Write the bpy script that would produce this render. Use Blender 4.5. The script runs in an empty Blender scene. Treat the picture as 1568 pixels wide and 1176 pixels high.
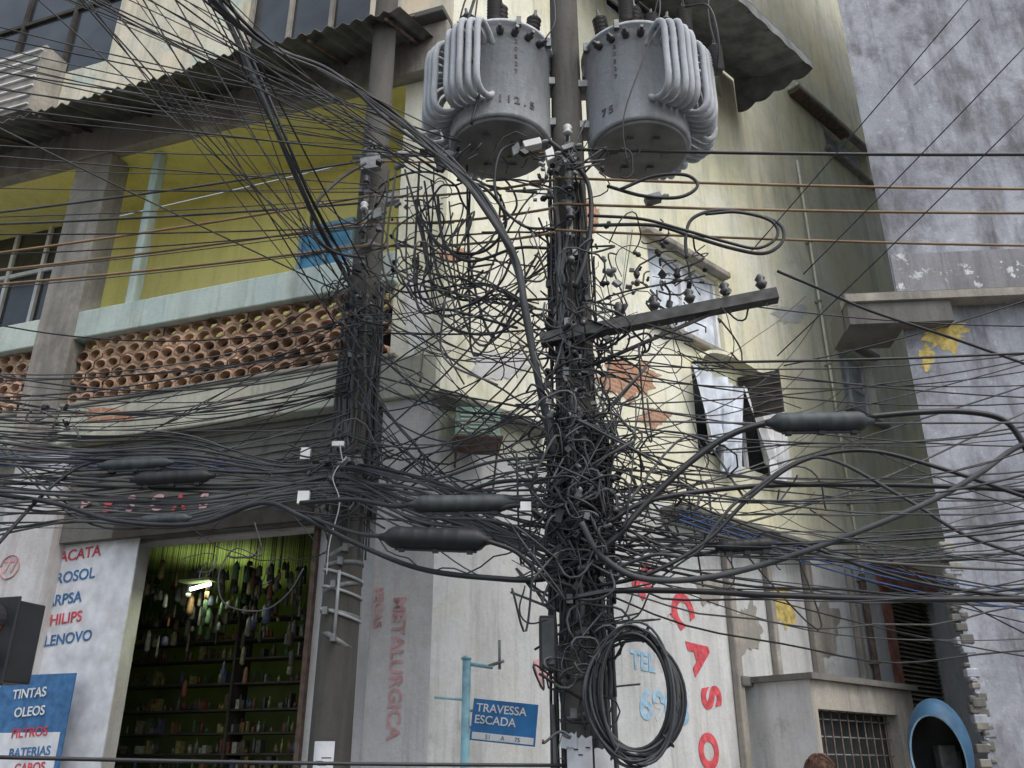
import bpy, bmesh, math, random
import numpy as np
from mathutils import Vector, Matrix
random.seed(7); np.random.seed(7)
R_=random.random
def U(a,b): return random.uniform(a,b)
def GS(m,s,c=1.5): return m+max(-c,min(c,random.gauss(0,1)))*s
sc=bpy.context.scene
sc.view_settings.view_transform='Standard'
try: sc.view_settings.look='None'
except Exception: pass
sc.view_settings.exposure=0

# ------------------------------------------------------------ camera
EYE=Vector((0,0,1.6)); PITCH=math.radians(23.6); F=1350.0
cd=bpy.data.cameras.new("camera"); cam=bpy.data.objects.new("camera",cd)
sc.collection.objects.link(cam); sc.camera=cam
cam.location=EYE; cam.rotation_euler=(math.radians(90)+PITCH,0,0)
cd.sensor_width=36; cd.lens=36*F/1568; cd.clip_end=2000
CP,SP=math.cos(PITCH),math.sin(PITCH)
# pixel helpers: project image pixels from the eye point to an assumed distance
def pixel_ray(u,v):
    a=(u-784)/F; k=(588-v)/F
    return Vector((a, CP-k*SP, SP+k*CP))
def P(u,v,D):
    r=pixel_ray(u,v); return EYE+r*(D/r.y)

# ------------------------------------------------------------ materials
def newmat(name):
    m=bpy.data.materials.new(name); m.use_nodes=True
    nt=m.node_tree; b=nt.nodes["Principled BSDF"]; return m,nt,b
def node(nt,t,**kw):
    n=nt.nodes.new(t)
    for k,v in kw.items(): setattr(n,k,v)
    return n
def plain(name,col,rough=0.6,metal=0,var=0.25,scale=6,spec=0.3,bump=0.0):
    m,nt,b=newmat(name)
    g=node(nt,'ShaderNodeNewGeometry'); n=node(nt,'ShaderNodeTexNoise')
    n.inputs['Scale'].default_value=scale; n.inputs['Detail'].default_value=5
    nt.links.new(g.outputs['Position'],n.inputs['Vector'])
    r=node(nt,'ShaderNodeValToRGB'); r.color_ramp.elements[0].position=.3; r.color_ramp.elements[1].position=.7
    c=np.array(col[:3]); lo=c*(1-var); hi=np.minimum(c*(1+var*.6),1)
    r.color_ramp.elements[0].color=(*lo,1); r.color_ramp.elements[1].color=(*hi,1)
    nt.links.new(n.outputs['Fac'],r.inputs[0]); nt.links.new(r.outputs[0],b.inputs['Base Color'])
    b.inputs['Roughness'].default_value=rough; b.inputs['Metallic'].default_value=metal
    b.inputs['Specular IOR Level'].default_value=spec
    if bump>0:
        bp=node(nt,'ShaderNodeBump'); bp.inputs['Strength'].default_value=bump; bp.inputs['Distance'].default_value=.02
        n2=node(nt,'ShaderNodeTexNoise'); n2.inputs['Scale'].default_value=scale*8; n2.inputs['Detail'].default_value=6
        nt.links.new(g.outputs['Position'],n2.inputs['Vector'])
        nt.links.new(n2.outputs['Fac'],bp.inputs['Height']); nt.links.new(bp.outputs[0],b.inputs['Normal'])
    return m
def stucco(name,a,b_,stain,patch=None,pth=.62,stain_amt=.7,streak=(2.2,2.2,.3),sc1=.5,pscale=1.6,speck=None,off=0,sth=(.48,.72),wear=None,psoft=.025,drip=.45,blot=.0):
    m,nt,b=newmat(name)
    g=node(nt,'ShaderNodeNewGeometry')
    mp=node(nt,'ShaderNodeMapping'); mp.inputs['Location'].default_value=(off,off,off)
    nt.links.new(g.outputs['Position'],mp.inputs['Vector'])
    def noise(scale,det,vec=None,rough=.6):
        n=node(nt,'ShaderNodeTexNoise'); n.inputs['Scale'].default_value=scale
        n.inputs['Detail'].default_value=det; n.inputs['Roughness'].default_value=rough
        nt.links.new(vec or mp.outputs[0],n.inputs['Vector']); return n.outputs['Fac']
    def ramp(fac,p0,p1):
        r=node(nt,'ShaderNodeMapRange'); r.inputs['From Min'].default_value=p0; r.inputs['From Max'].default_value=p1
        nt.links.new(fac,r.inputs['Value']); return r.outputs[0]
    def mix(fac,c1,c2,amt=None):
        x=node(nt,'ShaderNodeMix',data_type='RGBA')
        if amt is not None:
            mm=node(nt,'ShaderNodeMath',operation='MULTIPLY'); mm.inputs[1].default_value=amt
            nt.links.new(fac,mm.inputs[0]); fac=mm.outputs[0]
        nt.links.new(fac,x.inputs[0])
        for s,c in ((x.inputs[6],c1),(x.inputs[7],c2)):
            if isinstance(c,tuple): s.default_value=(*c[:3],1)
            else: nt.links.new(c,s)
        return x.outputs[2]
    col=mix(ramp(noise(sc1,6),.35,.65),a,b_)
    if wear: col=mix(ramp(noise(2.6,9,rough=.7),.5,.66),col,wear,.7)
    fine=noise(22,8,rough=.75)
    col=mix(ramp(fine,.5,.85),col,stain,.4)
    if speck: col=mix(ramp(noise(7,10,rough=.8),.57,.63),col,speck,.85)
    if patch: col=mix(ramp(noise(pscale,10,rough=.7),pth,pth+psoft),col,patch,.9)
    if blot: col=mix(ramp(noise(.9,12,rough=.75),.46,.7),col,stain,blot)
    m2=node(nt,'ShaderNodeMapping'); m2.inputs['Scale'].default_value=streak; m2.inputs['Location'].default_value=(off*2,1,3)
    nt.links.new(g.outputs['Position'],m2.inputs['Vector'])
    st=noise(1.3,9,m2.outputs[0],.68)
    col=mix(ramp(st,*sth),col,stain,stain_amt)
    m3=node(nt,'ShaderNodeMapping'); m3.inputs['Scale'].default_value=(7,7,.45); m3.inputs['Location'].default_value=(3,off,1)
    nt.links.new(g.outputs['Position'],m3.inputs['Vector'])
    col=mix(ramp(noise(1.5,8,m3.outputs[0],.7),.54,.72),col,stain,drip)
    nt.links.new(col,b.inputs['Base Color'])
    b.inputs['Roughness'].default_value=.9; b.inputs['Specular IOR Level'].default_value=.15
    bp=node(nt,'ShaderNodeBump'); bp.inputs['Strength'].default_value=.5; bp.inputs['Distance'].default_value=.015
    nt.links.new(fine,bp.inputs['Height']); nt.links.new(bp.outputs[0],b.inputs['Normal'])
    return m
def brickmat(name):
    m,nt,b=newmat(name)
    g=node(nt,'ShaderNodeNewGeometry'); sx=node(nt,'ShaderNodeSeparateXYZ'); cb=node(nt,'ShaderNodeCombineXYZ')
    nt.links.new(g.outputs['Position'],sx.inputs[0])
    ad=node(nt,'ShaderNodeMath',operation='ADD'); nt.links.new(sx.outputs[0],ad.inputs[0]); nt.links.new(sx.outputs[1],ad.inputs[1])
    nt.links.new(ad.outputs[0],cb.inputs[0]); nt.links.new(sx.outputs[2],cb.inputs[1])
    br=node(nt,'ShaderNodeTexBrick'); nt.links.new(cb.outputs[0],br.inputs['Vector'])
    br.inputs['Scale'].default_value=4; br.inputs['Mortar Size'].default_value=.03
    br.inputs['Color1'].default_value=(.46,.2,.11,1); br.inputs['Color2'].default_value=(.34,.17,.1,1); br.inputs['Mortar'].default_value=(.38,.33,.27,1)
    nt.links.new(br.outputs[0],b.inputs['Base Color']); b.inputs['Roughness'].default_value=.9
    return m
M={}
M['cream']=stucco('cream_stucco',(.78,.74,.52),(.8,.8,.73),(.3,.33,.25),patch=(.58,.62,.55),pth=.58,stain_amt=.65,wear=(.7,.7,.5),sth=(.49,.74),psoft=.08,blot=.35)
M['peach']=stucco('peach_stucco',(.74,.62,.46),(.7,.7,.58),(.28,.28,.24),patch=(.48,.6,.55),pth=.56,stain_amt=.65,off=4,wear=(.78,.72,.6),blot=.3)
M['white']=stucco('white_limewash',(.62,.63,.64),(.52,.54,.56),(.22,.22,.21),patch=(.42,.42,.41),pth=.6,stain_amt=.55,off=9,wear=(.55,.55,.52),psoft=.06,blot=.4,drip=.55)
M['whitep']=stucco('pillar_limewash',(.68,.68,.69),(.57,.57,.58),(.26,.22,.2),stain_amt=.5,off=2,wear=(.56,.54,.54),blot=.35,drip=.5)
M['yellow']=stucco('yellow_paint',(.9,.82,.27),(.86,.8,.33),(.5,.46,.18),stain_amt=.4,off=3)
M['grey']=stucco('grey_render',(.31,.33,.38),(.42,.44,.49),(.085,.085,.095),patch=(.2,.2,.225),pth=.53,stain_amt=.8,speck=(.52,.54,.59),sc1=.35,pscale=1.3,off=5,psoft=.12,streak=(1.6,1.6,.45),sth=(.46,.66),blot=.65)
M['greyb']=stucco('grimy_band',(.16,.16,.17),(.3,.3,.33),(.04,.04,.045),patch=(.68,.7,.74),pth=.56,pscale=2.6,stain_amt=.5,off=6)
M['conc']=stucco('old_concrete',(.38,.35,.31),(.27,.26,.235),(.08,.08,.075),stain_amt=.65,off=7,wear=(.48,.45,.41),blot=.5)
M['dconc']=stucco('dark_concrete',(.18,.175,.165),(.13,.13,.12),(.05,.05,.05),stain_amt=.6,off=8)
M['bluegreen']=stucco('pale_blue_paint',(.44,.57,.55),(.55,.62,.57),(.22,.24,.21),stain_amt=.6,off=1,wear=(.62,.66,.6),blot=.4,drip=.6)
M['band']=stucco('cream_band',(.62,.59,.48),(.48,.52,.46),(.16,.16,.14),patch=(.4,.22,.14),pth=.67,stain_amt=.7,off=11,wear=(.53,.58,.51),blot=.5,drip=.6)
M['terra']=plain('terracotta_block',(.45,.3,.21),.9,var=.65,scale=4,bump=.4)
M['brick']=brickmat('exposed_brick')
M['tan']=plain('yellow_lichen_paint',(.55,.43,.15),.9,var=.45,scale=12)
M['pole']=stucco('pole_concrete',(.14,.135,.125),(.09,.087,.08),(.035,.035,.035),stain_amt=.7,off=12)
M['cable']=plain('black_rubber',(.026,.027,.032),.5,var=.4,spec=.4)  # black lifted slightly toward grey to stand in for haze
M['cableg']=plain('grey_cable',(.07,.073,.08),.7,var=.4,scale=3)
M['cabled']=plain('dusty_cable',(.12,.12,.125),.85,var=.4,scale=3)
M['cableb']=plain('weathered_conductor',(.24,.16,.09),.6,var=.35,scale=3)
M['cablew']=plain('pale_cable',(.4,.41,.42),.6)
M['cableblue']=plain('blue_cable',(.05,.1,.26),.6)
M['galv']=plain('galvanised_steel',(.22,.23,.235),.6,metal=.4,var=.4,scale=14)
M['steel']=plain('grimy_steel',(.1,.1,.1),.7,metal=.2,var=.4,scale=12)
M['rust']=plain('rusty_steel',(.14,.1,.08),.8,var=.5,scale=12)
M['trafo']=stucco('transformer_paint',(.5,.53,.57),(.43,.46,.5),(.17,.16,.15),stain_amt=.5,streak=(5,5,1),off=13,blot=.3)
M['trafo_shade']=plain('transformer_paint_shaded',(.2,.205,.21),.6,var=.35,scale=5)  # darker copy of the tank paint; underside shade put into the colour
M['porc']=plain('brown_porcelain',(.06,.055,.06),.3,var=.2,spec=.6)
M['porcw']=plain('white_porcelain',(.7,.7,.7),.3,spec=.6,var=.15)
M['black']=plain('black_plastic',(.025,.026,.03),.5)
M['closure']=plain('splice_closure_plastic',(.05,.06,.066),.55,scale=10,var=.4)
M['red']=plain('red_paint',(.58,.09,.11),.85,var=.4,scale=14)
M['pink']=plain('faded_red_paint',(.6,.36,.38),.85,var=.35,scale=9)
M['blue']=plain('blue_paint',(.06,.17,.36),.7,var=.35,scale=14)
M['dblue']=plain('booth_blue',(.03,.09,.17),.55,var=.3,scale=10)
M['lblue']=plain('light_blue_paint',(.3,.47,.62),.8,var=.35,scale=10)
M['signblue']=plain('sign_blue_enamel',(.03,.17,.42),.45,var=.3)
M['postblue']=plain('post_light_blue',(.26,.48,.56),.6,var=.35,scale=9)
M['wpaint']=plain('white_paint',(.72,.73,.75),.7,var=.2)
M['glass']=plain('dark_window_glass',(.04,.045,.05),.15,var=.5,scale=2,spec=.6)
M['glassb']=plain('blue_window_panes',(.14,.4,.66),.4,var=.35,scale=4)
M['curtain']=plain('curtain_cloth',(.62,.67,.75),.9,var=.35,scale=5)
M['blackm']=plain('dark_timber',(.05,.045,.04),.8,var=.4)
M['canvas']=plain('grey_canvas',(.17,.18,.185),.9,var=.45,scale=4)
M['corr']=plain('corrugated_fibre_cement',(.13,.13,.125),.9,var=.55,scale=3)
M['greenbox']=plain('green_metal',(.28,.42,.34),.7,var=.4,scale=7)
M['shutter']=plain('olive_rust_louvre',(.19,.17,.13),.8,var=.5,scale=5)
M['redrust']=plain('red_oxide_panel',(.3,.12,.08),.8,var=.5,scale=5)
M['inner']=plain('shop_interior_paint',(.2,.24,.1),.8,var=.3,scale=2)
M['paper']=plain('poster_paper',(.68,.7,.74),.85,var=.22,scale=7)
M['asphalt']=plain('asphalt',(.05,.05,.052),.9,var=.3,scale=3,bump=.5)
M['pave']=plain('pavement_concrete',(.24,.23,.21),.9,var=.3,scale=2,bump=.5)
M['ground']=plain('ground_earth',(.12,.11,.09),.95,var=.3,scale=1)
M['kerb']=plain('kerb_stone',(.3,.29,.27),.9,var=.2)

# ------------------------------------------------------------ mesh builder
class MB:
    def __init__(s): s.v=[]; s.f=[]; s.mi=[]; s.sm=[]; s.mats=[]
    def mid(s,m):
        m=M[m] if isinstance(m,str) else m
        if m not in s.mats: s.mats.append(m)
        return s.mats.index(m)
    def add(s,vs,fs,m,smooth=False):
        o=len(s.v); i=s.mid(m); s.v.extend([tuple(x) for x in vs])
        for f in fs: s.f.append(tuple(o+k for k in f)); s.mi.append(i); s.sm.append(smooth)
    def hexa(s,c,m):
        s.add(c,[(0,1,2,3),(7,6,5,4),(0,4,5,1),(1,5,6,2),(2,6,7,3),(3,7,4,0)],m)
    def box(s,c,x,y,z,m):
        c,x,y,z=map(Vector,(c,x,y,z))
        s.hexa([c-x-y-z,c+x-y-z,c+x+y-z,c-x+y-z,c-x-y+z,c+x-y+z,c+x+y+z,c-x+y+z],m)
    def abox(s,x0,x1,y0,y1,z0,z1,m):
        s.box(((x0+x1)/2,(y0+y1)/2,(z0+z1)/2),((x1-x0)/2,0,0),(0,(y1-y0)/2,0),(0,0,(z1-z0)/2),m)
    def tube(s,pts,r,m,sides=6,caps=True):
        p=np.array([tuple(q) for q in pts],float); n=len(p)
        t=np.gradient(p,axis=0); t/= (np.linalg.norm(t,axis=1)[:,None]+1e-9)
        up=np.array([0,0,1.]) if abs(t[0][2])<.9 else np.array([1.,0,0])
        nn=np.cross(t[0],up); nn/=np.linalg.norm(nn); vs=[]
        rr=r if hasattr(r,'__len__') else [r]*n
        for i in range(n):
            nn=nn-t[i]*np.dot(nn,t[i]); nn/=(np.linalg.norm(nn)+1e-9); bb=np.cross(t[i],nn)
            for k in range(sides):
                a=2*math.pi*k/sides
                vs.append(p[i]+rr[i]*(math.cos(a)*nn+math.sin(a)*bb))
        fs=[]
        for i in range(n-1):
            for k in range(sides):
                k2=(k+1)%sides
                fs.append((i*sides+k,i*sides+k2,(i+1)*sides+k2,(i+1)*sides+k))
        s.add(vs,fs,m,True)
        if caps:
            o=len(s.v)-n*sides; i=s.mid(m)
            s.f.append(tuple(o+k for k in reversed(range(sides)))); s.mi.append(i); s.sm.append(False)
            s.f.append(tuple(o+(n-1)*sides+k for k in range(sides))); s.mi.append(i); s.sm.append(False)
    def lathe(s,a,b,prof,m,sides=16):
        a=Vector(a);b=Vector(b); pts=[a.lerp(b,t) for t,_ in prof]
        d=(b-a).normalized(); up=Vector((0,0,1)) if abs(d.z)<.9 else Vector((1,0,0))
        x=d.cross(up).normalized(); y=d.cross(x); vs=[]
        for (t,r),p in zip(prof,pts):
            for k in range(sides):
                an=2*math.pi*k/sides; vs.append(p+x*(r*math.cos(an))+y*(r*math.sin(an)))
        n=len(prof); fs=[(i*sides+k,i*sides+(k+1)%sides,(i+1)*sides+(k+1)%sides,(i+1)*sides+k) for i in range(n-1) for k in range(sides)]
        s.add(vs,fs,m,True)
        o=len(s.v)-n*sides; i=s.mid(m)
        for base in (0,(n-1)*sides):
            s.f.append(tuple(o+base+k for k in range(sides))); s.mi.append(i); s.sm.append(False)
    def build(s,name,parent=None,fix=True,bevel=0):
        me=bpy.data.meshes.new(name); me.from_pydata(s.v,[],s.f)
        for m in s.mats: me.materials.append(m)
        me.polygons.foreach_set('material_index',s.mi); me.polygons.foreach_set('use_smooth',s.sm)
        if fix:
            bm=bmesh.new(); bm.from_mesh(me); bmesh.ops.recalc_face_normals(bm,faces=bm.faces); bm.to_mesh(me); bm.free()
        me.update()
        o=bpy.data.objects.new(name,me); sc.collection.objects.link(o)
        if parent: o.parent=parent
        if bevel:
            b=o.modifiers.new('bevel','BEVEL'); b.width=bevel; b.segments=2; b.limit_method='ANGLE'
        return o
def empty(name,loc=(0,0,0)):
    e=bpy.data.objects.new(name,None); sc.collection.objects.link(e); return e
def catmull(pts,n=8):
    p=[np.array(tuple(q),float) for q in pts]
    p=[2*p[0]-p[1]]+p+[2*p[-1]-p[-2]]; out=[]
    for i in range(1,len(p)-2):
        for k in range(n):
            t=k/n; a,b,c,d=p[i-1],p[i],p[i+1],p[i+2]
            out.append(.5*((2*b)+(-a+c)*t+(2*a-5*b+4*c-d)*t*t+(-a+3*b-3*c+d)*t**3))
    out.append(p[-2]); return out
def sagline(a,b,sag,n=14,j=0):
    a=np.array(tuple(a));b=np.array(tuple(b)); o=[]
    ph=U(0,6.28); fr=U(1,4)
    for i in range(n+1):
        t=i/n; q=a+(b-a)*t; q=q+np.array([0,0,-4*sag*t*(1-t)])
        if j and 0<i<n: q=q+np.array([0,j*math.sin(fr*t*6.28+ph),j*math.sin(fr*1.3*t*6.28+ph*2)])
        o.append(q)
    return o

# ------------------------------------------------------------ wall frames
class Wall:
    def __init__(s,o,d,n): s.o=Vector((*o,0)); s.d=Vector((*d,0)).normalized(); s.n=Vector((*n,0)).normalized()
    def pt(s,a,z,d=0): return s.o+s.d*a+s.n*d+Vector((0,0,z))
    def sz(s,u,v,d=0):
        r=pixel_ray(u,v); o=s.o+s.n*d
        t=(o-EYE).dot(s.n)/r.dot(s.n); p=EYE+r*t
        return (p-o).dot(s.d), p.z
    def depth_for(s,u,v,s_want,lo=.05,hi=3.0):
        best=min((abs(s.sz(u,v,d)[0]-s_want),d) for d in np.linspace(lo,hi,200)); return best[1]
    def rect(s,u0,v0,u1,v1,d=0):
        a,z1=s.sz(u0,v0,d); b,z0=s.sz(u1,v1,d); return min(a,b),max(a,b),min(z0,z1),max(z0,z1)
    def box(s,mb,a,b,z0,z1,d0,d1,m):
        mb.hexa([s.pt(a,z0,d0),s.pt(b,z0,d0),s.pt(b,z0,d1),s.pt(a,z0,d1),s.pt(a,z1,d0),s.pt(b,z1,d0),s.pt(b,z1,d1),s.pt(a,z1,d1)],m)
    def face(s,mb,a0,a1,z0,z1,holes,m,d=0,reveal=.25,rm=None):
        xs=sorted({a0,a1,*[h[0] for h in holes],*[h[1] for h in holes]}); zs=sorted({z0,z1,*[h[2] for h in holes],*[h[3] for h in holes]})
        xs=[x for x in xs if a0<=x<=a1]; zs=[z for z in zs if z0<=z<=z1]
        for i in range(len(xs)-1):
            for j in range(len(zs)-1):
                cx=(xs[i]+xs[i+1])/2; cz=(zs[j]+zs[j+1])/2
                if any(h[0]<cx<h[1] and h[2]<cz<h[3] for h in holes): continue
                mb.add([s.pt(xs[i],zs[j],d),s.pt(xs[i+1],zs[j],d),s.pt(xs[i+1],zs[j+1],d),s.pt(xs[i],zs[j+1],d)],[(0,1,2,3)],m)
        for h in holes:
            a,b,c,e=max(h[0],a0),min(h[1],a1),max(h[2],z0),min(h[3],z1)
            if c>=e: continue
            f=s.pt
            for q in ([f(a,c,d),f(a,e,d),f(a,e,d-reveal),f(a,c,d-reveal)],[f(b,c,d),f(b,e,d),f(b,e,d-reveal),f(b,c,d-reveal)],
                      [f(a,c,d),f(b,c,d),f(b,c,d-reveal),f(a,c,d-reveal)],[f(a,e,d),f(b,e,d),f(b,e,d-reveal),f(a,e,d-reveal)]):
                mb.add(q,[(0,1,2,3)],rm or m)
C=(-.71,8.0)
L=Wall(C,(-.9455,.3256),(-.3256,-.9455))
Rw=Wall(C,(.738,.674),(.674,-.738))
G=Wall((5.47,11),(math.cos(.087),-math.sin(.087)),(-math.sin(.087),-math.cos(.087)))
def txt(s,loc,xd,yd,size,mat,parent,name,bold=.0,extr=.002):
    cu=bpy.data.curves.new(name,'FONT'); cu.body=s; cu.size=size; cu.align_x='CENTER'; cu.align_y='CENTER'
    cu.extrude=extr; cu.offset=bold*size
    o=bpy.data.objects.new(name+'_tmp',cu); sc.collection.objects.link(o)
    bpy.context.view_layer.update(); dg=bpy.context.evaluated_depsgraph_get()
    me=bpy.data.meshes.new_from_object(o.evaluated_get(dg)); bpy.data.objects.remove(o)
    me.materials.clear(); me.materials.append(M[mat])
    ob=bpy.data.objects.new(name,me); sc.collection.objects.link(ob)
    x=Vector(xd).normalized(); y=Vector(yd); y=(y-x*y.dot(x)).normalized(); z=x.cross(y)
    mt=Matrix((x,y,z)).transposed().to_4x4(); mt.translation=Vector(loc); ob.matrix_world=mt
    if parent: ob.parent=parent
    return ob
def wtxt(W,s,u,v,pxh,ang,mat,parent,name,d=.006,bold=.03,right=1):
    a,z=W.sz(u,v,d); a2,z2=W.sz(u,v-pxh,d); size=(z2-z)*1.35
    xr=W.d*right; up=Vector((0,0,1)); t=math.radians(ang)
    xd=xr*math.cos(t)+up*math.sin(t); yd=-xr*math.sin(t)+up*math.cos(t)
    return txt(s,W.pt(a,z,d),xd,yd,size,mat,parent,name,bold)
def windowfill(W,h,parent,name,frame='wpaint',glass='glass',d=-.2,nx=2,nz=2,fw=.06):
    mb=MB(); a,b,c,e=h
    W.box(mb,a,b,c,e,d-.03,d,glass)
    for i in range(nx+1):
        x=a+(b-a-fw)*i/nx; W.box(mb,x,x+fw,c,e,d+.002,d+.05,frame)
    for j in range(nz+1):
        z=c+(e-c-fw)*j/nz; W.box(mb,a,b,z,z+fw,d+.004,d+.043,frame)
    return mb.build(name,parent)
def patch(W,u,v,ru,rv,mat,parent,name,d=.006,n=40,jag=.35):
    mb=MB(); vs=[]; j=1
    for k in range(n):
        a=2*math.pi*k/n; j=.6*j+.4*(1+U(-jag,jag)*1.8)
        s_,z_=W.sz(u+ru*j*math.cos(a),v+rv*j*math.sin(a),d); vs.append(W.pt(s_,z_,d))
    mb.add(vs,[tuple(range(n))],mat); return mb.build(name,parent)

# ============================================================ ground
mb=MB(); mb.add([(-600,-600,-.004),(600,-600,-.004),(600,600,-.004),(-600,600,-.004)],[(0,1,2,3)],'ground'); mb.build('ground')
mb=MB(); mb.add([(-80,-7,0),(80,-7,0),(80,5.3,0),(-80,5.3,0)],[(0,1,2,3)],'asphalt')
for i in range(-20,20): mb.add([(i*4,-.9,.004),(i*4+2,-.9,.004),(i*4+2,-.78,.004),(i*4,-.78,.004)],[(0,1,2,3)],'wpaint')
mb.build('road')
mb=MB(); 
mb.add([(-80,5.45,.14),(80,5.45,.14),(80,20,.14),(-80,60,.14)],[(0,1,2,3)],'pave')
for i in range(-60,60): mb.abox(i*1.0+.005,i*1.0+.995,5.3,5.45,-.02,.143,'kerb')
mb.build('pavement')

# ============================================================ corner building
B=empty('corner_building')
zs=L.sz(300,655)[1]
zslab=L.sz(300,598)[1]
zlatt=L.sz(300,492)[1]
zrail=L.sz(300,450)[1]
zbeam=L.sz(300,212)[1]
zbt=L.sz(300,150)[1]
sR=L.sz(612,300)[0]; H=21.0
SL=12.0
mb=MB()
w1=L.rect(385,-70,565,32); w2=L.rect(-60,-120,165,92); 
L.face(mb,0,SL,zbeam,H,[w1,w2],'peach')
L.face(mb,0,sR,zs,zbeam,[],'cream')
D=-1.1
L.face(mb,sR,SL,zs,zbeam,[],'yellow',d=D)
f=L.pt
mb.add([f(sR,zs+.2,0),f(SL,zs+.2,0),f(SL,zs+.2,D),f(sR,zs+.2,D)],[(0,1,2,3)],'conc')
mb.add([f(sR,zbeam+.01,0),f(SL,zbeam+.01,0),f(SL,zbeam+.01,D),f(sR,zbeam+.01,D)],[(0,1,2,3)],'yellow')
mb.add([f(sR,zs,0),f(sR,zbeam,0),f(sR,zbeam,D),f(sR,zs,D)],[(0,1,2,3)],'cream')
mb.build('street_facade_wall',B)
windowfill(L,w1,B,'upper_window',frame='conc',nx=3,nz=1); windowfill(L,w2,B,'upper_left_window',frame='blackm',nx=4,nz=3)
mb=MB()
L.box(mb,0.02,SL,zs,zslab,-.3,.06,'band')
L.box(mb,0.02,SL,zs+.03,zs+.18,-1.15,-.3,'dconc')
L.box(mb,sR-.1,SL,zslab+.002,zslab+.05,-.2,.09,'conc')
L.box(mb,sR-.05,SL,zlatt,zrail,-.14,.1,'bluegreen')
L.box(mb,0,SL,zbeam,zbt,.003,.16,'conc')
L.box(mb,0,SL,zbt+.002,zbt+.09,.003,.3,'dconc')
a=L.sz(138,450)[0]; b=L.sz(84,450)[0]
L.box(mb,a,b,zs-.001,zbeam-.002,-.2,.13,'conc')
a=L.sz(-260,450)[0]; L.box(mb,a,a+.35,zs-.001,zbeam-.002,-.2,.13,'conc')
mb.build('balcony_frame',B,bevel=.015)
mb=MB(); a=L.sz(222,350,-.1)[0]
L.box(mb,a-.06,a+.06,zrail+.002,zbeam,-.2,-.06,'bluegreen'); mb.build('balcony_post',B,bevel=.02)
mb=MB(); a0=sR; w=.19; nrow=6; hh=(zlatt-zslab-.05)/nrow; z0=zslab+.05
colA=L.sz(138,450)[0]; colB=L.sz(84,450)[0]
for r in range(nrow):
    x=a0+.1+(w/2 if r%2 else 0)
    while x<8.5:
        if not(colA-.08<x<colB+.08):
            zc=z0+hh*(r+.5); out=[];inn=[]
            k1=U(.72,.86); brk=R_()<.06; sl=.22 if r%2 else -.02; ro=U(-.12,.12)
            for k in range(12):
                an=math.pi/6*k+math.pi/2
                if k%2==0: ou=(math.cos(an)*w/math.sqrt(3), math.sin(an)*hh*.66)
                else: ou=(math.cos(an)*w/2, math.sin(an)*hh*.58)
                out.append(ou); kk=.94 if brk else k1
                ix=math.cos(an)*w*.5*kk*.97; iz=math.sin(an)*hh*.5*kk; inn.append((ix+iz*(.35+sl+ro),iz-ix*(.18+ro)))
            dd=U(-.012,.012)
            vs=[L.pt(x+p[0],zc+p[1],dd) for p in out]+[L.pt(x+p[0],zc+p[1],dd+.012) for p in inn]+[L.pt(x+p[0]*.85,zc+p[1]*.85,dd-.08) for p in inn]
            fs=[(k,(k+1)%12,12+(k+1)%12,12+k) for k in range(12)]+[(12+k,12+(k+1)%12,24+(k+1)%12,24+k) for k in range(12)]
            mb.add(vs,fs,'terra')
        x+=w
mb.build('breeze_block_screen',B)
mb=MB(); L.box(mb,sR,8.6,zslab+.06,zlatt-.01,-.42,-.4,'blackm'); mb.build('screen_backing_sheet',B)  # one dark sheet behind the whole screen, seen through its openings
h=L.rect(462,352,537,425,D+.05); mb=MB()
L.box(mb,h[0],h[1],h[2],h[3],D+.005,D+.05,'glassb')
for k in range(3):
    x=h[0]+(h[1]-h[0]-.05)*k/2; L.box(mb,x,x+.05,h[2],h[3],D+.052,D+.09,'lblue')
L.box(mb,h[0],h[1],h[3]-.06,h[3],D+.054,D+.1,'lblue'); L.box(mb,h[0],h[1],(h[2]+h[3])/2,(h[2]+h[3])/2+.04,D+.054,D+.1,'lblue')
mb.build('blue_window',B)
h=L.rect(-60,362,100,500,D+.05); windowfill(L,h,B,'balcony_window',d=D+.06,nx=4,nz=2,glass='glass')
mb=MB(); L.box(mb,h[0],h[1]+.1,zs+.21,h[2]-.01,D+.01,D+.3,'cream'); mb.build('balcony_planter',B)
mb=MB(); e0=L.sz(612,42,1.0)[0]; e1=L.sz(-120,178,1.0)[0]; ez=L.sz(330,92,1.0)[1]
N=int((e1-e0)/.03); vs=[]; pj=0
for i in range(N+1):
    s_=e0+(e1-e0)*i/N; wv=.028*math.sin(i*.03/.17*2*math.pi*1.0)
    if i%30==0: pj=U(-.03,.04)
    jag=U(-.008,.008)+pj
    vs+= [L.pt(s_,ez+wv,1.0+jag),L.pt(s_,ez+.45+wv,-.0),L.pt(s_,ez+wv+.012,1.0+jag)]
fs=[]
for i in range(N): fs+=[(3*i,3*i+3,3*i+4,3*i+1),(3*i,3*i+3,3*i+5,3*i+2)]
mb.add(vs,fs,'corr')
for k in range(8):
    s_=e0+.2+(e1-e0-.4)*k/7; mb.tube([L.pt(s_,ez+.39,.02),L.pt(s_,ez-.06,.96)],.02,'rust'); mb.tube([L.pt(s_,zbt+.15,.2),L.pt(s_,ez-.04,.9)],.014,'rust')
mb.build('corrugated_awning',B)
h=L.rect(-30,100,45,165,.4); mb=MB(); L.box(mb,h[0],h[1],h[2],h[3],.01,.4,'conc')
for k in range(7): 
    z=h[2]+(h[3]-h[2])*(k+.5)/7; L.box(mb,h[0]+.04,h[1]-.04,z-.012,z+.012,.4,.43,'wpaint')
mb.build('window_air_conditioner',B)

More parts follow.
